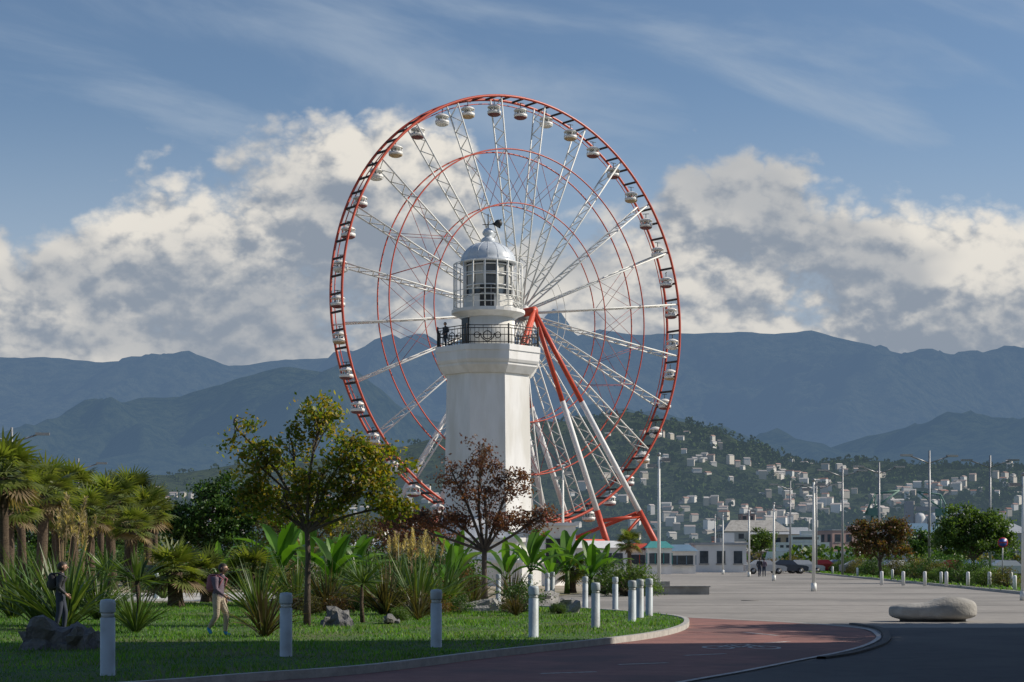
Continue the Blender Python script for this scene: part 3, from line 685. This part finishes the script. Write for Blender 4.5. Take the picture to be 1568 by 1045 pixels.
# ------------------------------------------------------------ street furniture
m = MB()
m.lathe((0, 0, 0), [(.115, 0), (.115, .03), (.098, .035), (.098, .86), (.09, .865)], 20, BOLL)
m.lathe((0, 0, 0), [(.085, .866), (.085, .93)], 20, M('lamp_lens', (.5, .52, .5), (.4, .42, .4), 3, .3))
m.lathe((0, 0, 0), [(.1, .931), (.103, .94), (.103, 1.06), (.09, 1.1), (.02, 1.11)], 20, BOLL)
BO = m.finish('bollard')
for i, (b, e) in enumerate(((165, 1046), (438, 1015), (668, 1000), (817, 988), (912, 972), (968, 962), (980, 956), (994, 953), (942, 938), (896, 936), (763, 926), (812, 927), (838, 921), (846, 917), (337, 905), (240, 922))):
    x, y = G(b, e+(-4 if e < 1000 else 0)); sc = 1.0 if e > 950 else .95
    if i == 0: BO.location = (x, y, .0)
    else: inst('bollard', BO.data, (x, y, .0), 0, sc)
m = MB(); m.lathe((0, 0, 0), [(.1, 0), (.1, .75), (.08, .8), (.02, .82)], 12, WHITE); WB = m.finish('white_post')
off = offset(resample(rl, 16), -.9)
for i, p in enumerate(off):
    if i == 0: WB.location = (p[0], p[1], 0)
    else: inst('white_post', WB.data, (p[0], p[1], 0))
for i in range(7):
    inst('white_post', WB.data, (X(1350+i*33, 98-i*1.), 98-i*1., .09))
def lamp(h, tr=.055):
    m = MB(); m.tube([(0, 0, 0), (0, 0, .5)], [tr*1.9, tr*1.8], 10, STEELW); m.tube([(0, 0, .5), (0, 0, h)], [tr*1.25, tr*.8], 10, STEELW)
    for sg, hh in ((-1, -.5), (1, -.2)):
        m.tube([(0, 0, h+hh-.1), (sg*.25, 0, h+hh)], .03, 5, GREYM); m.box((sg*.36, 0, h+hh), (.42, .22, .16), GREYM)
        m.box((sg*.40, 0, h+hh-.1), (.26, .16, .04), WHITE)
    m.lathe((0, 0, h), [(tr*1.2, -.02), (tr*1.2, .12), (.02, .16)], 10, GREYM)
    return m
LP = lamp(6.7, .075).finish('street_lamp'); LP.location = (X(1009, 84), 84, 0)
for b, e, t in ((1246, 906, 737), (1185, 890, 772), (1147, 884, 780), (1107, 880, 788), (1095, 876, 790), (1567, 920, 728)):
    x, y = G(b, e); h = Z(t, y); inst('street_lamp', LP.data, (x, y, 0), 0, (1, 1, h/6.7))
inst('street_lamp', LP.data, (X(862, 110), 110, 0), 0, (1, 1, 1.1))
m = MB(); m.tube([(0, 0, 0), (0, 0, 10.2)], [.13, .08], 10, GREYM)
for sg in (-1, 1):
    m.tube([(0, 0, 9.2), (sg*.9, 0, 9.5), (sg*1.6, 0, 9.75)], [.07, .06, .06], 6, GREYM); m.box((sg*1.95, 0, 9.8), (.9, .36, .16), GREYM)
TL = m.finish('double_arm_street_lamp'); TL.location = (X(1516, 142), 142, 0)
for b, t in ((1423, 688), (1346, 706), (1290, 712), (120, 700), (18, 652), (1210, 735), (1250, 735), (1660, 640)):
    d = 10.2*.85*F/(855-t); inst('double_arm_street_lamp', TL.data, (X(b, d), d, 0), .2)

def blob(m, c, r, mat, seed, amp=.3, pw=1.0, n=(26, 18)):
    vs = []; U, Vn = n
    for j in range(Vn+1):
        ph = math.pi*j/Vn
        for i in range(U):
            a = 2*math.pi*i/U; d = Vector((math.cos(a)*math.sin(ph), math.sin(a)*math.sin(ph), -math.cos(ph)))
            k = 1+amp*noise.noise(d*1.3+Vector((seed, 0, 0)))+amp*.35*noise.noise(d*3.5+Vector((seed, 2, 0)))
            e = Vector([math.copysign(abs(q)**pw, q) for q in d])
            vs.append((c[0]+e.x*r[0]*k, c[1]+e.y*r[1]*k, c[2]+e.z*r[2]*k))
    fs = [(j*U+i, j*U+(i+1) % U, (j+1)*U+(i+1) % U, (j+1)*U+i) for j in range(Vn) for i in range(U)]
    m.add(vs, fs, mat, True)
for i, (b, e, w, h, mt) in enumerate(((66, 1003, .6, .46, ROCK), (118, 1003, .35, .36, ROCK), (514, 966, .42, .34, ROCK), (738, 941, .75, .28, ROCK2), (868, 943, .55, .4, ROCK2), (830, 924, .75, .3, ROCK2), (600, 962, .25, .18, ROCK))):
    x, y = G(b, e); m = MB(); blob(m, (0, 0, 0), (w*.75, .4, h), mt, i*3.3+1, .8, .7, (14, 9))
    o = m.finish('boulder', (x, y, .1))
    for p in o.data.polygons: p.use_smooth = False
x, y = G(1434, 953); vs = []; U, Vn = 48, 26
for j in range(Vn+1):
    ph = math.pi*j/Vn
    for i in range(U):
        a = 2*math.pi*i/U; dx, dy, dz = math.cos(a)*math.sin(ph), math.sin(a)*math.sin(ph), -math.cos(ph)
        sx_ = math.copysign(abs(dx)**.72, dx); sz_ = math.copysign(abs(dz)**.55, dz)
        t = 1/(1+math.exp(-8*(sx_-.05)))
        up = .21+.19*t; zz = .27+(sz_*up if sz_ > 0 else sz_*.24)
        vs.append((sx_*1.14, dy*(.5+.1*t), zz+.012*noise.noise(Vector((dx*3, dy*3, dz*3)))))
m = MB(); m.add(vs, [(j*U+i, j*U+(i+1) % U, (j+1)*U+(i+1) % U, (j+1)*U+i) for j in range(Vn) for i in range(U)], CONC, True)
m.add([(.72*math.cos(k*math.pi/12)*1.2, .3*math.sin(k*math.pi/12), q) for q in (0, .14) for k in range(24)], [(k, (k+1) % 24, 24+(k+1) % 24, 24+k) for k in range(24)], IRON)
m.finish('concrete_bench', (x, y+.4, 0))
x, y = G(1035, 911); m = MB(); m.box((0, .5, .17), (3.0, 1.1, .34), CONC); m.box((0, .5, .37), (3.1, 1.2, .06), CONC); m.box((-.75, .55, .5), (1.0, .6, .2), CONC)
m.finish('concrete_platform', (x, y, 0))

def car(name, col, x, y, rz):
    pm = M(name+'_paint', col, tuple(c*.9 for c in col), 2, .25); m = MB()
    low = [(-2.1, .3), (2.1, .3), (2.15, .7), (1.9, .85), (1.0, .95), (.45, 1.42), (-.9, 1.45), (-1.6, 1.0), (-2.1, .95)]
    k = len(low); W = .86; vs = []
    for sg in (-1, 1):
        for (a, b) in low: vs.append((a, sg*(W-(.16 if b > 1.1 else 0)), b))
    m.add(vs, [tuple(range(k)), tuple(range(2*k-1, k-1, -1))]+[(i, k+i, k+(i+1) % k, (i+1) % k) for i in range(k)], pm)
    for sg in (-1, 1):
        g = [(.85, .98), (.4, 1.36), (-.85, 1.38), (-1.4, 1.02)]
        m.add([(a, sg*(W+.006-(.16 if b > 1.2 else .02)), b) for a, b in g], [(0, 1, 2, 3)], GLASS)
    for sx in (-1.3, 1.3):
        for sg in (-1, 1): m.tube([(sx, sg*.66, .32), (sx, sg*.9, .32)], .32, 14, IRON); m.tube([(sx, sg*.88, .32), (sx, sg*.91, .32)], .17, 10, GREYM)
    m.add([(1.02, -.7, .97), (1.02, .7, .97), (.5, .66, 1.4), (.5, -.66, 1.4)], [(0, 1, 2, 3)], GLASS)
    m.box((2.12, -.6, .66), (.06, .3, .12), WHITE); m.box((2.12, .6, .66), (.06, .3, .12), WHITE)
    return m.finish(name, (x, y, .02), rz)
cols = [(.5, .5, .5), (.05, .06, .08), (.6, .6, .6), (.25, .02, .02), (.1, .15, .3), (.3, .3, .32), (.03, .03, .03)]
for i in range(14):
    b = 1175+i*28+R.uniform(-5, 5); d = 195+R.uniform(-25, 30); car('parked_car', cols[i % 7], X(b, d), d, R.choice([0, math.pi, .3]))
car('parked_car', (.6, .6, .6), X(1545, 150), 150, 0)

def building(name, x, y, w, d, h, floors, bays, wall, roof='flat', rz=0.0, roofm=None):
    m = MB(); m.box((0, 0, h/2), (w, d, h), wall)
    rm = roofm or CONC
    if roof == 'flat': m.box((0, 0, h+.12), (w+.4, d+.4, .25), rm); m.box((w*.2, 0, h+.8), (w*.2, d*.3, 1.2), wall)
    else:
        w2, d2 = w/2+.4, d/2+.4; rh = min(w, d)*.25
        m.add([(-w2, -d2, h), (w2, -d2, h), (w2, d2, h), (-w2, d2, h), (-w2+rh, 0, h+rh), (w2-rh, 0, h+rh)], [(0, 1, 5, 4), (2, 3, 4, 5), (0, 4, 3), (1, 2, 5), (0, 3, 2, 1)], rm)
    fh = h/floors; bw = w/bays
    for f in range(floors):
        for b in range(bays):
            m.box((-w/2+bw*(b+.5), -d/2-.01, fh*(f+.55)), (bw*.5, .06, fh*.45), GLASS); m.box((-w/2+bw*(b+.5), -d/2-.05, fh*(f+.3)), (bw*.6, .12, fh*.05), CONC)
        nb = max(1, int(d/bw))
        for b in range(nb):
            for sg in (-1, 1): m.box((sg*(w/2+.01), -d/2+d/nb*(b+.5), fh*(f+.55)), (.06, d/nb*.5, fh*.45), GLASS)
    return m.finish(name, (x, y, 0), rz)
wl = [M('cream_render', (.62, .57, .5), (.5, .47, .4), .3, .85), M('white_render', (.75, .75, .73), (.6, .6, .58), .3, .85), M('pink_render', (.55, .36, .30), (.45, .3, .26), .3, .85), M('grey_render', (.4, .41, .42), (.34, .35, .36), .3, .85), M('ochre_render', (.5, .38, .24), (.42, .32, .2), .3, .85)]
rf = [M('terracotta_roof', (.30, .12, .08), (.24, .1, .07), 1, .8), M('metal_roof', (.40, .42, .44), (.3, .32, .34), 1, .5), M('blue_roof', (.15, .25, .34), (.12, .2, .28), 1, .5)]
building('harbour_office', X(1100, 200), 200, 5.9, 5, 3.2, 1, 3, wl[1], 'flat', 0, rf[1])
building('pink_tower_block', X(1143, 620), 620, 5, 8, 17.5, 6, 2, wl[2])
br = random.Random(4)
for i in range(90):
    d = br.uniform(420, 950); b = br.uniform(1030, 1600) if i < 74 else br.choice([br.uniform(540, 700), br.uniform(1600, 2300), br.uniform(-700, 0)])
    h = max(3.5, br.uniform(2, 54)*d/F*.95); w = br.uniform(6, 20)
    if h > 16: h = 16
    building(br.choice(['apartment_building', 'warehouse', 'port_building']), X(b, d), d, w, br.uniform(8, 14), h, max(1, int(h/3.2)), int(w/3), br.choice(wl+[wl[1]]), br.choice(['flat', 'hip']), br.uniform(-.5, .3), br.choice(rf+[CONC]))
m = MB()
for i in range(4): m.lathe((i*5.2, 0, 0), [(2.4, 0), (2.4, 17), (1.8, 18.2), (.3, 19)], 18, wl[1])
m.box((7.8, 0, 20.2), (19, 1.6, 1.6), wl[3]); m.box((-4, 0, 11.5), (3, 3, 23), wl[3]); m.finish('grain_silos', (X(1408, 640), 640, 0))
def kiosk(x, y, w, h, roofm, rz=0):
    m = MB(); m.box((0, 0, h/2), (w, 2.6, h), WHITE); m.box((0, -1.33, h*.58), (w*.8, .06, h*.38), GLASS); m.box((0, -1.5, h*.36), (w*.85, .4, .06), CONC)
    m.add([(-w/2-.2, -2.1, h-.1), (w/2+.2, -2.1, h-.1), (w/2+.2, 1.5, h-.1), (-w/2-.2, 1.5, h-.1), (-w/2+.5, 0, h+.6), (w/2-.5, 0, h+.6)], [(0, 1, 5, 4), (2, 3, 4, 5), (0, 4, 3), (1, 2, 5), (0, 3, 2, 1)], roofm)
    for q in range(4): m.box((-w/2+w/3*q, -1.345, h*.58), (.08, .08, h*.4), roofm)
    m.finish('kiosk', (x, y, 0), rz)
TEAL = M('teal_canvas', (.05, .28, .28), (.04, .22, .22), 2, .8)
kiosk(X(880, 160), 160, 5, 2.7, WHITE); kiosk(X(925, 172), 172, 4.5, 2.8, WHITE); kiosk(X(968, 178), 178, 4, 2.6, RED); kiosk(X(1008, 176), 176, 2.6, 2.8, TEAL); kiosk(X(1042, 182), 182, 3, 2.5, rf[2])
kiosk(X(600, 165), 165, 3.6, 2.7, rf[2]); kiosk(X(570, 172), 172, 3.5, 3, WHITE); kiosk(X(622, 170), 170, 2, 2.6, RED)
m = MB(); hull = [(-11, 1.2), (-10.5, 3.2), (9, 3.2), (12, 4.2), (10, 1.0)]
vs = [(a, -2.2*(0.2 if a > 11 else 1), b) for a, b in hull]+[(a, 2.2*(0.2 if a > 11 else 1), b) for a, b in hull]
m.add(vs, [(0, 1, 2, 3, 4), (9, 8, 7, 6, 5)]+[(i, 5+i, 5+(i+1) % 5, (i+1) % 5) for i in range(5)], WHITE)
m.box((-2.5, 0, 4.3), (12, 3.4, 2.1), WHITE); m.box((-2, 0, 6.2), (7, 3, 1.6), WHITE); m.box((-1.5, 0, 7.5), (3, 2.4, 1.0), WHITE); m.tube([(-1, 0, 8), (-1, 0, 11)], .12, 5, GREYM)
for k in range(8): m.box((-7.6+k*1.4, -1.72, 4.4), (.8, .06, .6), GLASS)
m.box((-2, -1.52, 6.3), (6, .06, .6), GLASS); m.finish('white_ship', (X(1245, 400), 400, 0))
m = MB(); GC = M('crane_green', (.12, .25, .2), (.1, .2, .17), 1, .6)
for a, b in (((-2, -2, 0), (-.8, -.8, 14)), ((2, -2, 0), (.8, -.8, 14)), ((-2, 2, 0), (-.8, .8, 14)), ((2, 2, 0), (.8, .8, 14)), ((0, 0, 14), (0, 0, 20)), ((-3, 0, 14), (7, 0, 21)), ((0, 0, 20), (7, 0, 21)), ((-3, 0, 14), (0, 0, 20)), ((-1.2, -1.2, 9), (1.2, -1.2, 9)), ((-1.5, -1.5, 6), (1.2, -1.2, 11))):
    m.tube([a, b], .26, 5, GC)
m.box((-.5, 0, 14.8), (3.5, 2.4, 2.2), GC); o = m.finish('harbour_crane', (X(1340, 540), 540, 0), 0, 1.1)
inst('harbour_crane', o.data, (X(1440, 600), 600, 0), 2.6, 1.2)
m = MB(); m.tube([(0, 0, 0), (0, 0, 2.6)], .035, 8, GREYM); SR = M('sign_red', (.4, .03, .03), (.35, .03, .03), 3, .4); SBL = M('sign_blue', (.03, .08, .35), (.03, .07, .3), 3, .4)
m.tube([(0, -.06, 2.4), (0, -.03, 2.4)], .28, 24, SR); m.tube([(0, -.075, 2.4), (0, -.061, 2.4)], .22, 24, SBL)
m.box((0, -.08, 2.4), (.44, .008, .06), SR, 0); m.finish('traffic_sign', (X(1535, 92), 92, .09))
building('unseen_shade_block', 36, 0.5, 22, 70, 32, 10, 6, wl[0], 'flat')  # unseen block added on the right to cast the foreground shadow

# ------------------------------------------------------------ people
def person(name, x, y, z0, rz, H, mats, pose, pack=None):
    J = dict(pel=(0, 0, .53), bel=(.005, 0, .62), che=(.01, 0, .73), nck=(.012, 0, .815), hd=(.02, 0, .87))
    J.update(pose); names = list(J); idx = {k: i for i, k in enumerate(names)}
    rad = dict(pel=.078, bel=.072, che=.085, nck=.034, hd=.035, sL=.05, sR=.05, eL=.034, eR=.034, wL=.022, wR=.022, hL=.064, hR=.064, kL=.043, kR=.043, aL=.028, aR=.028, tL=.022, tR=.022)
    bones = [('pel', 'bel'), ('bel', 'che'), ('che', 'nck'), ('nck', 'hd'), ('che', 'sL'), ('che', 'sR'), ('sL', 'eL'), ('eL', 'wL'), ('sR', 'eR'), ('eR', 'wR'), ('pel', 'hL'), ('pel', 'hR'), ('hL', 'kL'), ('kL', 'aL'), ('aL', 'tL'), ('hR', 'kR'), ('kR', 'aR'), ('aR', 'tR')]
    me = bpy.data.meshes.new('body'); me.from_pydata([J[k] for k in names], [(idx[a], idx[b]) for a, b in bones], [])
    ob = bpy.data.objects.new('body_tmp', me); scene.collection.objects.link(ob)
    md = ob.modifiers.new('Skin', 'SKIN'); sv = me.skin_vertices[0].data
    for k in names: sv[idx[k]].radius = (rad[k], rad[k])
    sv[idx['pel']].use_root = True
    sb = ob.modifiers.new('Sub', 'SUBSURF'); sb.levels = 2; sb.render_levels = 2
    dg = bpy.context.evaluated_depsgraph_get(); dg.update(); ev = ob.evaluated_get(dg).to_mesh()
    V = [v.co.copy() for v in ev.vertices]; Fc = [list(p.vertices) for p in ev.polygons]
    top, trou, shoe, skin, hair = mats; m = MB()
    def near(p):
        best = None; bd = 9
        for a, b in bones:
            A = Vector(J[a]); B = Vector(J[b]); t = max(0, min(1, (p-A).dot(B-A)/(B-A).length_squared)); dd = (A+(B-A)*t-p).length/(.5*(rad[a]+rad[b]))
            if dd < bd: bd = dd; best = (a, b, t)
        return best
    m.V.extend([tuple(v) for v in V]); m.n += len(V)
    for f in Fc:
        cc = sum((V[i] for i in f), Vector())/len(f); a, b, t = near(cc)
        if b in ('tL', 'tR') or (b in ('aL', 'aR') and t > .9): mt = shoe
        elif b in ('kL', 'kR', 'aL', 'aR') or (b in ('hL', 'hR')) or (a == 'pel' and cc.z < .53): mt = trou
        elif b == 'hd': mt = skin
        else: mt = top
        m.F.append(f); m.Mi.append(m.mi(mt)); m.S.append(True)
    bpy.data.objects.remove(ob)
    hc = Vector(J['hd'])+Vector((.012, 0, .055)); U, W = 20, 14; vs = []; hv = []
    for j in range(W+1):
        ph = math.pi*j/W
        for i in range(U):
            a = 2*math.pi*i/U; d = Vector((math.cos(a)*math.sin(ph), math.sin(a)*math.sin(ph), math.cos(ph)))
            k = 1.0
            if d.z < 0: k *= 1-.18*abs(d.z)*(1 if d.x < .2 else .5)
            vs.append(hc+Vector((d.x*.062*k, d.y*.050*k, d.z*.068)))
            hv.append(hc+Vector((-.006+d.x*.068, d.y*.057, .006+d.z*.070)))
    fs = [(j*U+i, j*U+(i+1) % U, (j+1)*U+(i+1) % U, (j+1)*U+i) for j in range(W) for i in range(U)]
    m.add(vs, fs, skin, True)
    hf = [f for f in fs if (lambda q: q.z > .032 or (q.x < .012 and q.z > -.045))(sum((hv[i]-hc for i in f), Vector())/4)]
    m.add(hv, hf, hair, True)
    m.tube([hc+Vector((.058, 0, .012)), hc+Vector((.073, 0, -.01)), hc+Vector((.06, 0, -.016))], [.005, .010, .006], 6, skin)
    for sg in (-1, 1):
        m.tube([hc+Vector((.052, sg*.02, .006)), hc+Vector((.060, sg*.02, .006))], .007, 8, DARK); m.tube([hc+Vector((.0, sg*.048, .012)), hc+Vector((.0, sg*.056, -.012))], [.011, .009], 6, skin)
    m.tube([hc+Vector((.055, -.014, -.032)), hc+Vector((.059, 0, -.033)), hc+Vector((.055, .014, -.032))], .004, 5, DARK)
    for s_, sg in (('L', 1), ('R', -1)):
        w = Vector(J['w'+s_]); dr = (w-Vector(J['e'+s_])).normalized(); sd = dr.cross(Vector((0, 1, 0))).normalized()
        m.tube([w-dr*.01, w+dr*.02, w+dr*.05], [.016, .022, .018], 8, skin)
        for q in range(4):
            f0 = w+dr*.045+sd*(q-1.5)*.009; ln = (.034, .040, .037, .028)[q]
            m.tube([f0, f0+dr*ln*.5+Vector((.003, -sg*.004, 0)), f0+dr*ln+Vector((.006, -sg*.012, 0))], [.0055, .005, .004], 5, skin)
        m.tube([w+dr*.012+sd*.016, w+dr*.03+sd*.032, w+dr*.048+sd*.034], [.007, .006, .005], 5, skin)
    if pack:
        b0 = Vector(J['che'])+Vector((-.115, 0, -.01)); blob(m, b0, (.062, .085, .125), pack, 1, .05, .6, (16, 12)); blob(m, b0+Vector((-.05, 0, -.04)), (.03, .06, .05), pack, 2, .05, .6, (12, 8))
        for sg in (-1, 1): m.tube([b0+Vector((0, sg*.06, .11)), b0+Vector((.09, sg*.065, .12)), b0+Vector((.19, sg*.06, .06)), b0+Vector((.13, sg*.08, -.06)), b0+Vector((.02, sg*.07, -.08))], .012, 5, pack)
    m.lathe((J['nck'][0], 0, J['nck'][2]+.0), [(.045, -.03), (.048, .0), (.042, .025)], 12, top)
    return m.finish(name, (x, y, z0), rz, H)
SK = M('skin', (.45, .27, .19), (.40, .24, .17), 8, .5); HA = M('dark_hair', (.02, .014, .01), (.035, .025, .018), 30, .6)
J1 = M('mauve_grey_jacket', (.15, .11, .15), (.09, .07, .095), 9, .8, .3); T1 = M('beige_trousers', (.42, .36, .27), (.32, .27, .21), 9, .85, .4); S1 = M('blue_shoes', (.02, .27, .52), (.02, .2, .4), 9, .5)
J2 = M('dark_jacket', (.018, .02, .028), (.03, .032, .04), 9, .6, .3); T2 = M('dark_jeans', (.025, .035, .06), (.035, .045, .07), 9, .85); BP = M('dark_backpack', (.015, .015, .02), (.03, .03, .035), 9, .7); BP2 = M('pink_backpack', (.3, .1, .12), (.2, .07, .09), 9, .7)
walk = dict(sL=(.0, .098, .775), sR=(.01, -.098, .775), eL=(-.05, .13, .63), eR=(.04, -.13, .635), wL=(.03, .12, .52), wR=(.14, -.09, .56), hL=(0, .052, .505), hR=(0, -.052, .505),
            kL=(.10, .055, .30), aL=(.075, .055, .045), tL=(.165, .06, .02), kR=(.01, -.055, .285), aR=(-.12, -.055, .105), tR=(-.065, -.06, .035))
walk.update(dict(bel=(.01, 0, .62), che=(.03, 0, .73), nck=(.05, 0, .81), hd=(.068, 0, .865)))
stand = dict(sL=(.0, .1, .775), sR=(.0, -.1, .775), eL=(-.02, .135, .63), eR=(-.01, -.135, .635), wL=(.07, .11, .54), wR=(.08, -.10, .55), hL=(0, .052, .505), hR=(0, -.052, .505),
             kL=(.06, .055, .285), aL=(.04, .055, .045), tL=(.12, .06, .02), kR=(-.01, -.055, .285), aR=(-.07, -.055, .06), tR=(0.0, -.06, .02))
x, y = G(330, 984); person('walking_child', x, y+.3, .1, -.35, 1.46, (J1, T1, S1, SK, HA), walk, BP2)
x, y = G(68, 982); person('schoolchild', x, y+1.2, .1, .15, 1.48, (J2, T2, J2, SK, HA), stand, BP)
person('pedestrian', X(1163, 150), 150, 0, 1.2, 1.72, (J2, T2, J2, SK, HA), walk); person('pedestrian', X(1170, 152), 152, 0, 1.5, 1.65, (J1, T2, J2, SK, HA), stand)
person('gallery_visitor', lx-2.55, 104-1.0, Z(536, 104), -2.4, 1.55, (J2, T2, J2, SK, HA), stand)

# ------------------------------------------------------------ light and sky
EL = math.radians(34); PH = math.radians(97)
sd = Vector((math.sin(PH)*math.cos(EL), -math.cos(PH)*math.cos(EL), math.sin(EL)))
ld = bpy.data.lights.new('sun', 'SUN'); ld.energy = 5.0; ld.angle = math.radians(.5); ld.color = (1, .91, .78)
lo = bpy.data.objects.new('sun', ld); scene.collection.objects.link(lo); lo.rotation_euler = sd.to_track_quat('Z', 'Y').to_euler(); lo.location = (60, 0, 60)
W = bpy.data.worlds.new('World'); scene.world = W; W.use_nodes = True; nt = W.node_tree; nt.nodes.clear(); N = nt.nodes; L = nt.links
W.cycles.sampling_method = 'MANUAL'; W.cycles.sample_map_resolution = 256
wo = N.new('ShaderNodeOutputWorld'); sky = N.new('ShaderNodeTexSky'); sky.sky_type = 'NISHITA'; sky.sun_disc = False; sky.sun_elevation = EL; sky.sun_rotation = math.atan2(sd.x, sd.y)
sky.air_density = 1.0; sky.dust_density = .3; sky.ozone_density = 3.0
bg = N.new('ShaderNodeBackground'); bg.inputs[1].default_value = .095; L.new(sky.outputs[0], bg.inputs[0])
def Mt(op, a, b=None, c=None, clamp=False):
    n = N.new('ShaderNodeMath'); n.operation = op; n.use_clamp = clamp
    for i, v in enumerate((a, b, c)):
        if v is None: continue
        if isinstance(v, (int, float)): n.inputs[i].default_value = v
        else: L.new(v, n.inputs[i])
    return n.outputs[0]
def SM(v, a, b, lo_=0.0, hi=1.0):
    n = N.new('ShaderNodeMapRange'); n.interpolation_type = 'SMOOTHSTEP'; L.new(v, n.inputs[0]); n.inputs[1].default_value = a; n.inputs[2].default_value = b; n.inputs[3].default_value = lo_; n.inputs[4].default_value = hi; return n.outputs[0]
tc = N.new('ShaderNodeTexCoord'); sx = N.new('ShaderNodeSeparateXYZ'); L.new(tc.outputs['Generated'], sx.inputs[0])
ay = Mt('MAXIMUM', Mt('ABSOLUTE', sx.outputs[1]), .08); uu = Mt('DIVIDE', sx.outputs[0], ay); vv = Mt('DIVIDE', sx.outputs[2], ay)
edge = [(-392, 310), (0, 300), (60, 335), (130, 310), (210, 272), (320, 240), (420, 205), (490, 172), (560, 176), (640, 200), (715, 235), (750, 335), (850, 340), (960, 320), (1030, 272), (1110, 245), (1190, 228), (1240, 252), (1330, 280), (1420, 300), (1568, 315), (1960, 320)]
pts = [(((b-784)/F+.45)/.9, (855-e)/F) for b, e in edge]
fc = N.new('ShaderNodeFloatCurve'); c2 = fc.mapping.curves[0]; c2.points[0].location = pts[0]; c2.points[1].location = pts[-1]
for p in pts[1:-1]: c2.points.new(*p)
fc.mapping.update(); L.new(Mt('DIVIDE', Mt('ADD', uu, .45), .9), fc.inputs[1])
EDG = fc.outputs[0]
def dens(du, dv):
    u2 = Mt('ADD', uu, du); v2 = Mt('ADD', vv, dv)
    e = Mt('MINIMUM', Mt('MULTIPLY', Mt('SUBTRACT', EDG, v2), 20.0), .86)
    cb = N.new('ShaderNodeCombineXYZ'); L.new(u2, cb.inputs[0]); L.new(Mt('MULTIPLY', v2, 1.35), cb.inputs[1]); cb.inputs[2].default_value = 1.71
    n1 = N.new('ShaderNodeTexNoise'); n1.inputs['Scale'].default_value = 7.5; n1.inputs['Detail'].default_value = 6; n1.inputs['Roughness'].default_value = .52; L.new(cb.outputs[0], n1.inputs['Vector'])
    n2 = N.new('ShaderNodeTexNoise'); n2.inputs['Scale'].default_value = 24; n2.inputs['Detail'].default_value = 5; n2.inputs['Roughness'].default_value = .55; L.new(cb.outputs[0], n2.inputs['Vector'])
    bil = Mt('ABSOLUTE', Mt('SUBTRACT', n2.outputs[0], .5))
    s = Mt('ADD', Mt('MULTIPLY', Mt('SUBTRACT', n1.outputs[0], .5), 3.0), Mt('MULTIPLY', Mt('SUBTRACT', bil, .08), 2.2))
    return Mt('ADD', e, s)
d0 = dens(0, 0); d1 = dens(.006, .011)
al = SM(d0, -.14, .36)
lit = SM(Mt('SUBTRACT', d0, d1), -.26, .36)
cbz = N.new('ShaderNodeCombineXYZ'); L.new(uu, cbz.inputs[0]); L.new(Mt('MULTIPLY', vv, 1.8), cbz.inputs[1]); cbz.inputs[2].default_value = 8.2
nz = N.new('ShaderNodeTexNoise'); nz.inputs['Scale'].default_value = 9; nz.inputs['Detail'].default_value = 3; L.new(cbz.outputs[0], nz.inputs['Vector'])
big = SM(nz.outputs[0], .38, .62, .40, 1.0)
top_ = SM(Mt('SUBTRACT', EDG, vv), .0, .10, 1.0, .80)
lit = Mt('MULTIPLY', Mt('MULTIPLY', lit, big), top_)
mx = N.new('ShaderNodeMixRGB'); L.new(lit, mx.inputs[0]); mx.inputs[1].default_value = (.265, .31, .375, 1); mx.inputs[2].default_value = (.80, .76, .69, 1)
bc = N.new('ShaderNodeBackground'); L.new(mx.outputs[0], bc.inputs[0]); bc.inputs[1].default_value = 1.0
cb = N.new('ShaderNodeCombineXYZ'); L.new(uu, cb.inputs[0]); L.new(Mt('MULTIPLY', Mt('SUBTRACT', vv, Mt('MULTIPLY', uu, -.25)), 3.2), cb.inputs[1]); cb.inputs[2].default_value = 3.1
n3 = N.new('ShaderNodeTexNoise'); n3.inputs['Scale'].default_value = 5.5; n3.inputs['Detail'].default_value = 6; n3.inputs['Roughness'].default_value = .55; n3.inputs['Distortion'].default_value = .4; L.new(cb.outputs[0], n3.inputs['Vector'])
ci = SM(n3.outputs[0], .40, .76, 0, .62); ci = Mt('MULTIPLY', ci, SM(vv, .5, .9, 1, 0))
hz_ = SM(vv, .10, .29, .85, .0)
ci = Mt('MAXIMUM', ci, hz_)
bh = N.new('ShaderNodeBackground'); bh.inputs[0].default_value = (.40, .48, .58, 1); bh.inputs[1].default_value = 1
m1 = N.new('ShaderNodeMixShader'); L.new(ci, m1.inputs[0]); L.new(bg.outputs[0], m1.inputs[1]); L.new(bh.outputs[0], m1.inputs[2])
m2 = N.new('ShaderNodeMixShader'); L.new(al, m2.inputs[0]); L.new(m1.outputs[0], m2.inputs[1]); L.new(bc.outputs[0], m2.inputs[2]); L.new(m2.outputs[0], wo.inputs[0])

cam = bpy.data.cameras.new('camera'); co = bpy.data.objects.new('camera', cam); scene.collection.objects.link(co); scene.camera = co
cam.lens = 60; cam.sensor_width = 36; cam.clip_end = 60000; cam.clip_start = .1; cam.shift_y = 332.5/1568
co.location = (0, 0, CZ); co.rotation_euler = (math.pi/2, 0, 0)
print('verts', sum(len(o.data.vertices) for o in scene.objects if o.type == 'MESH'))
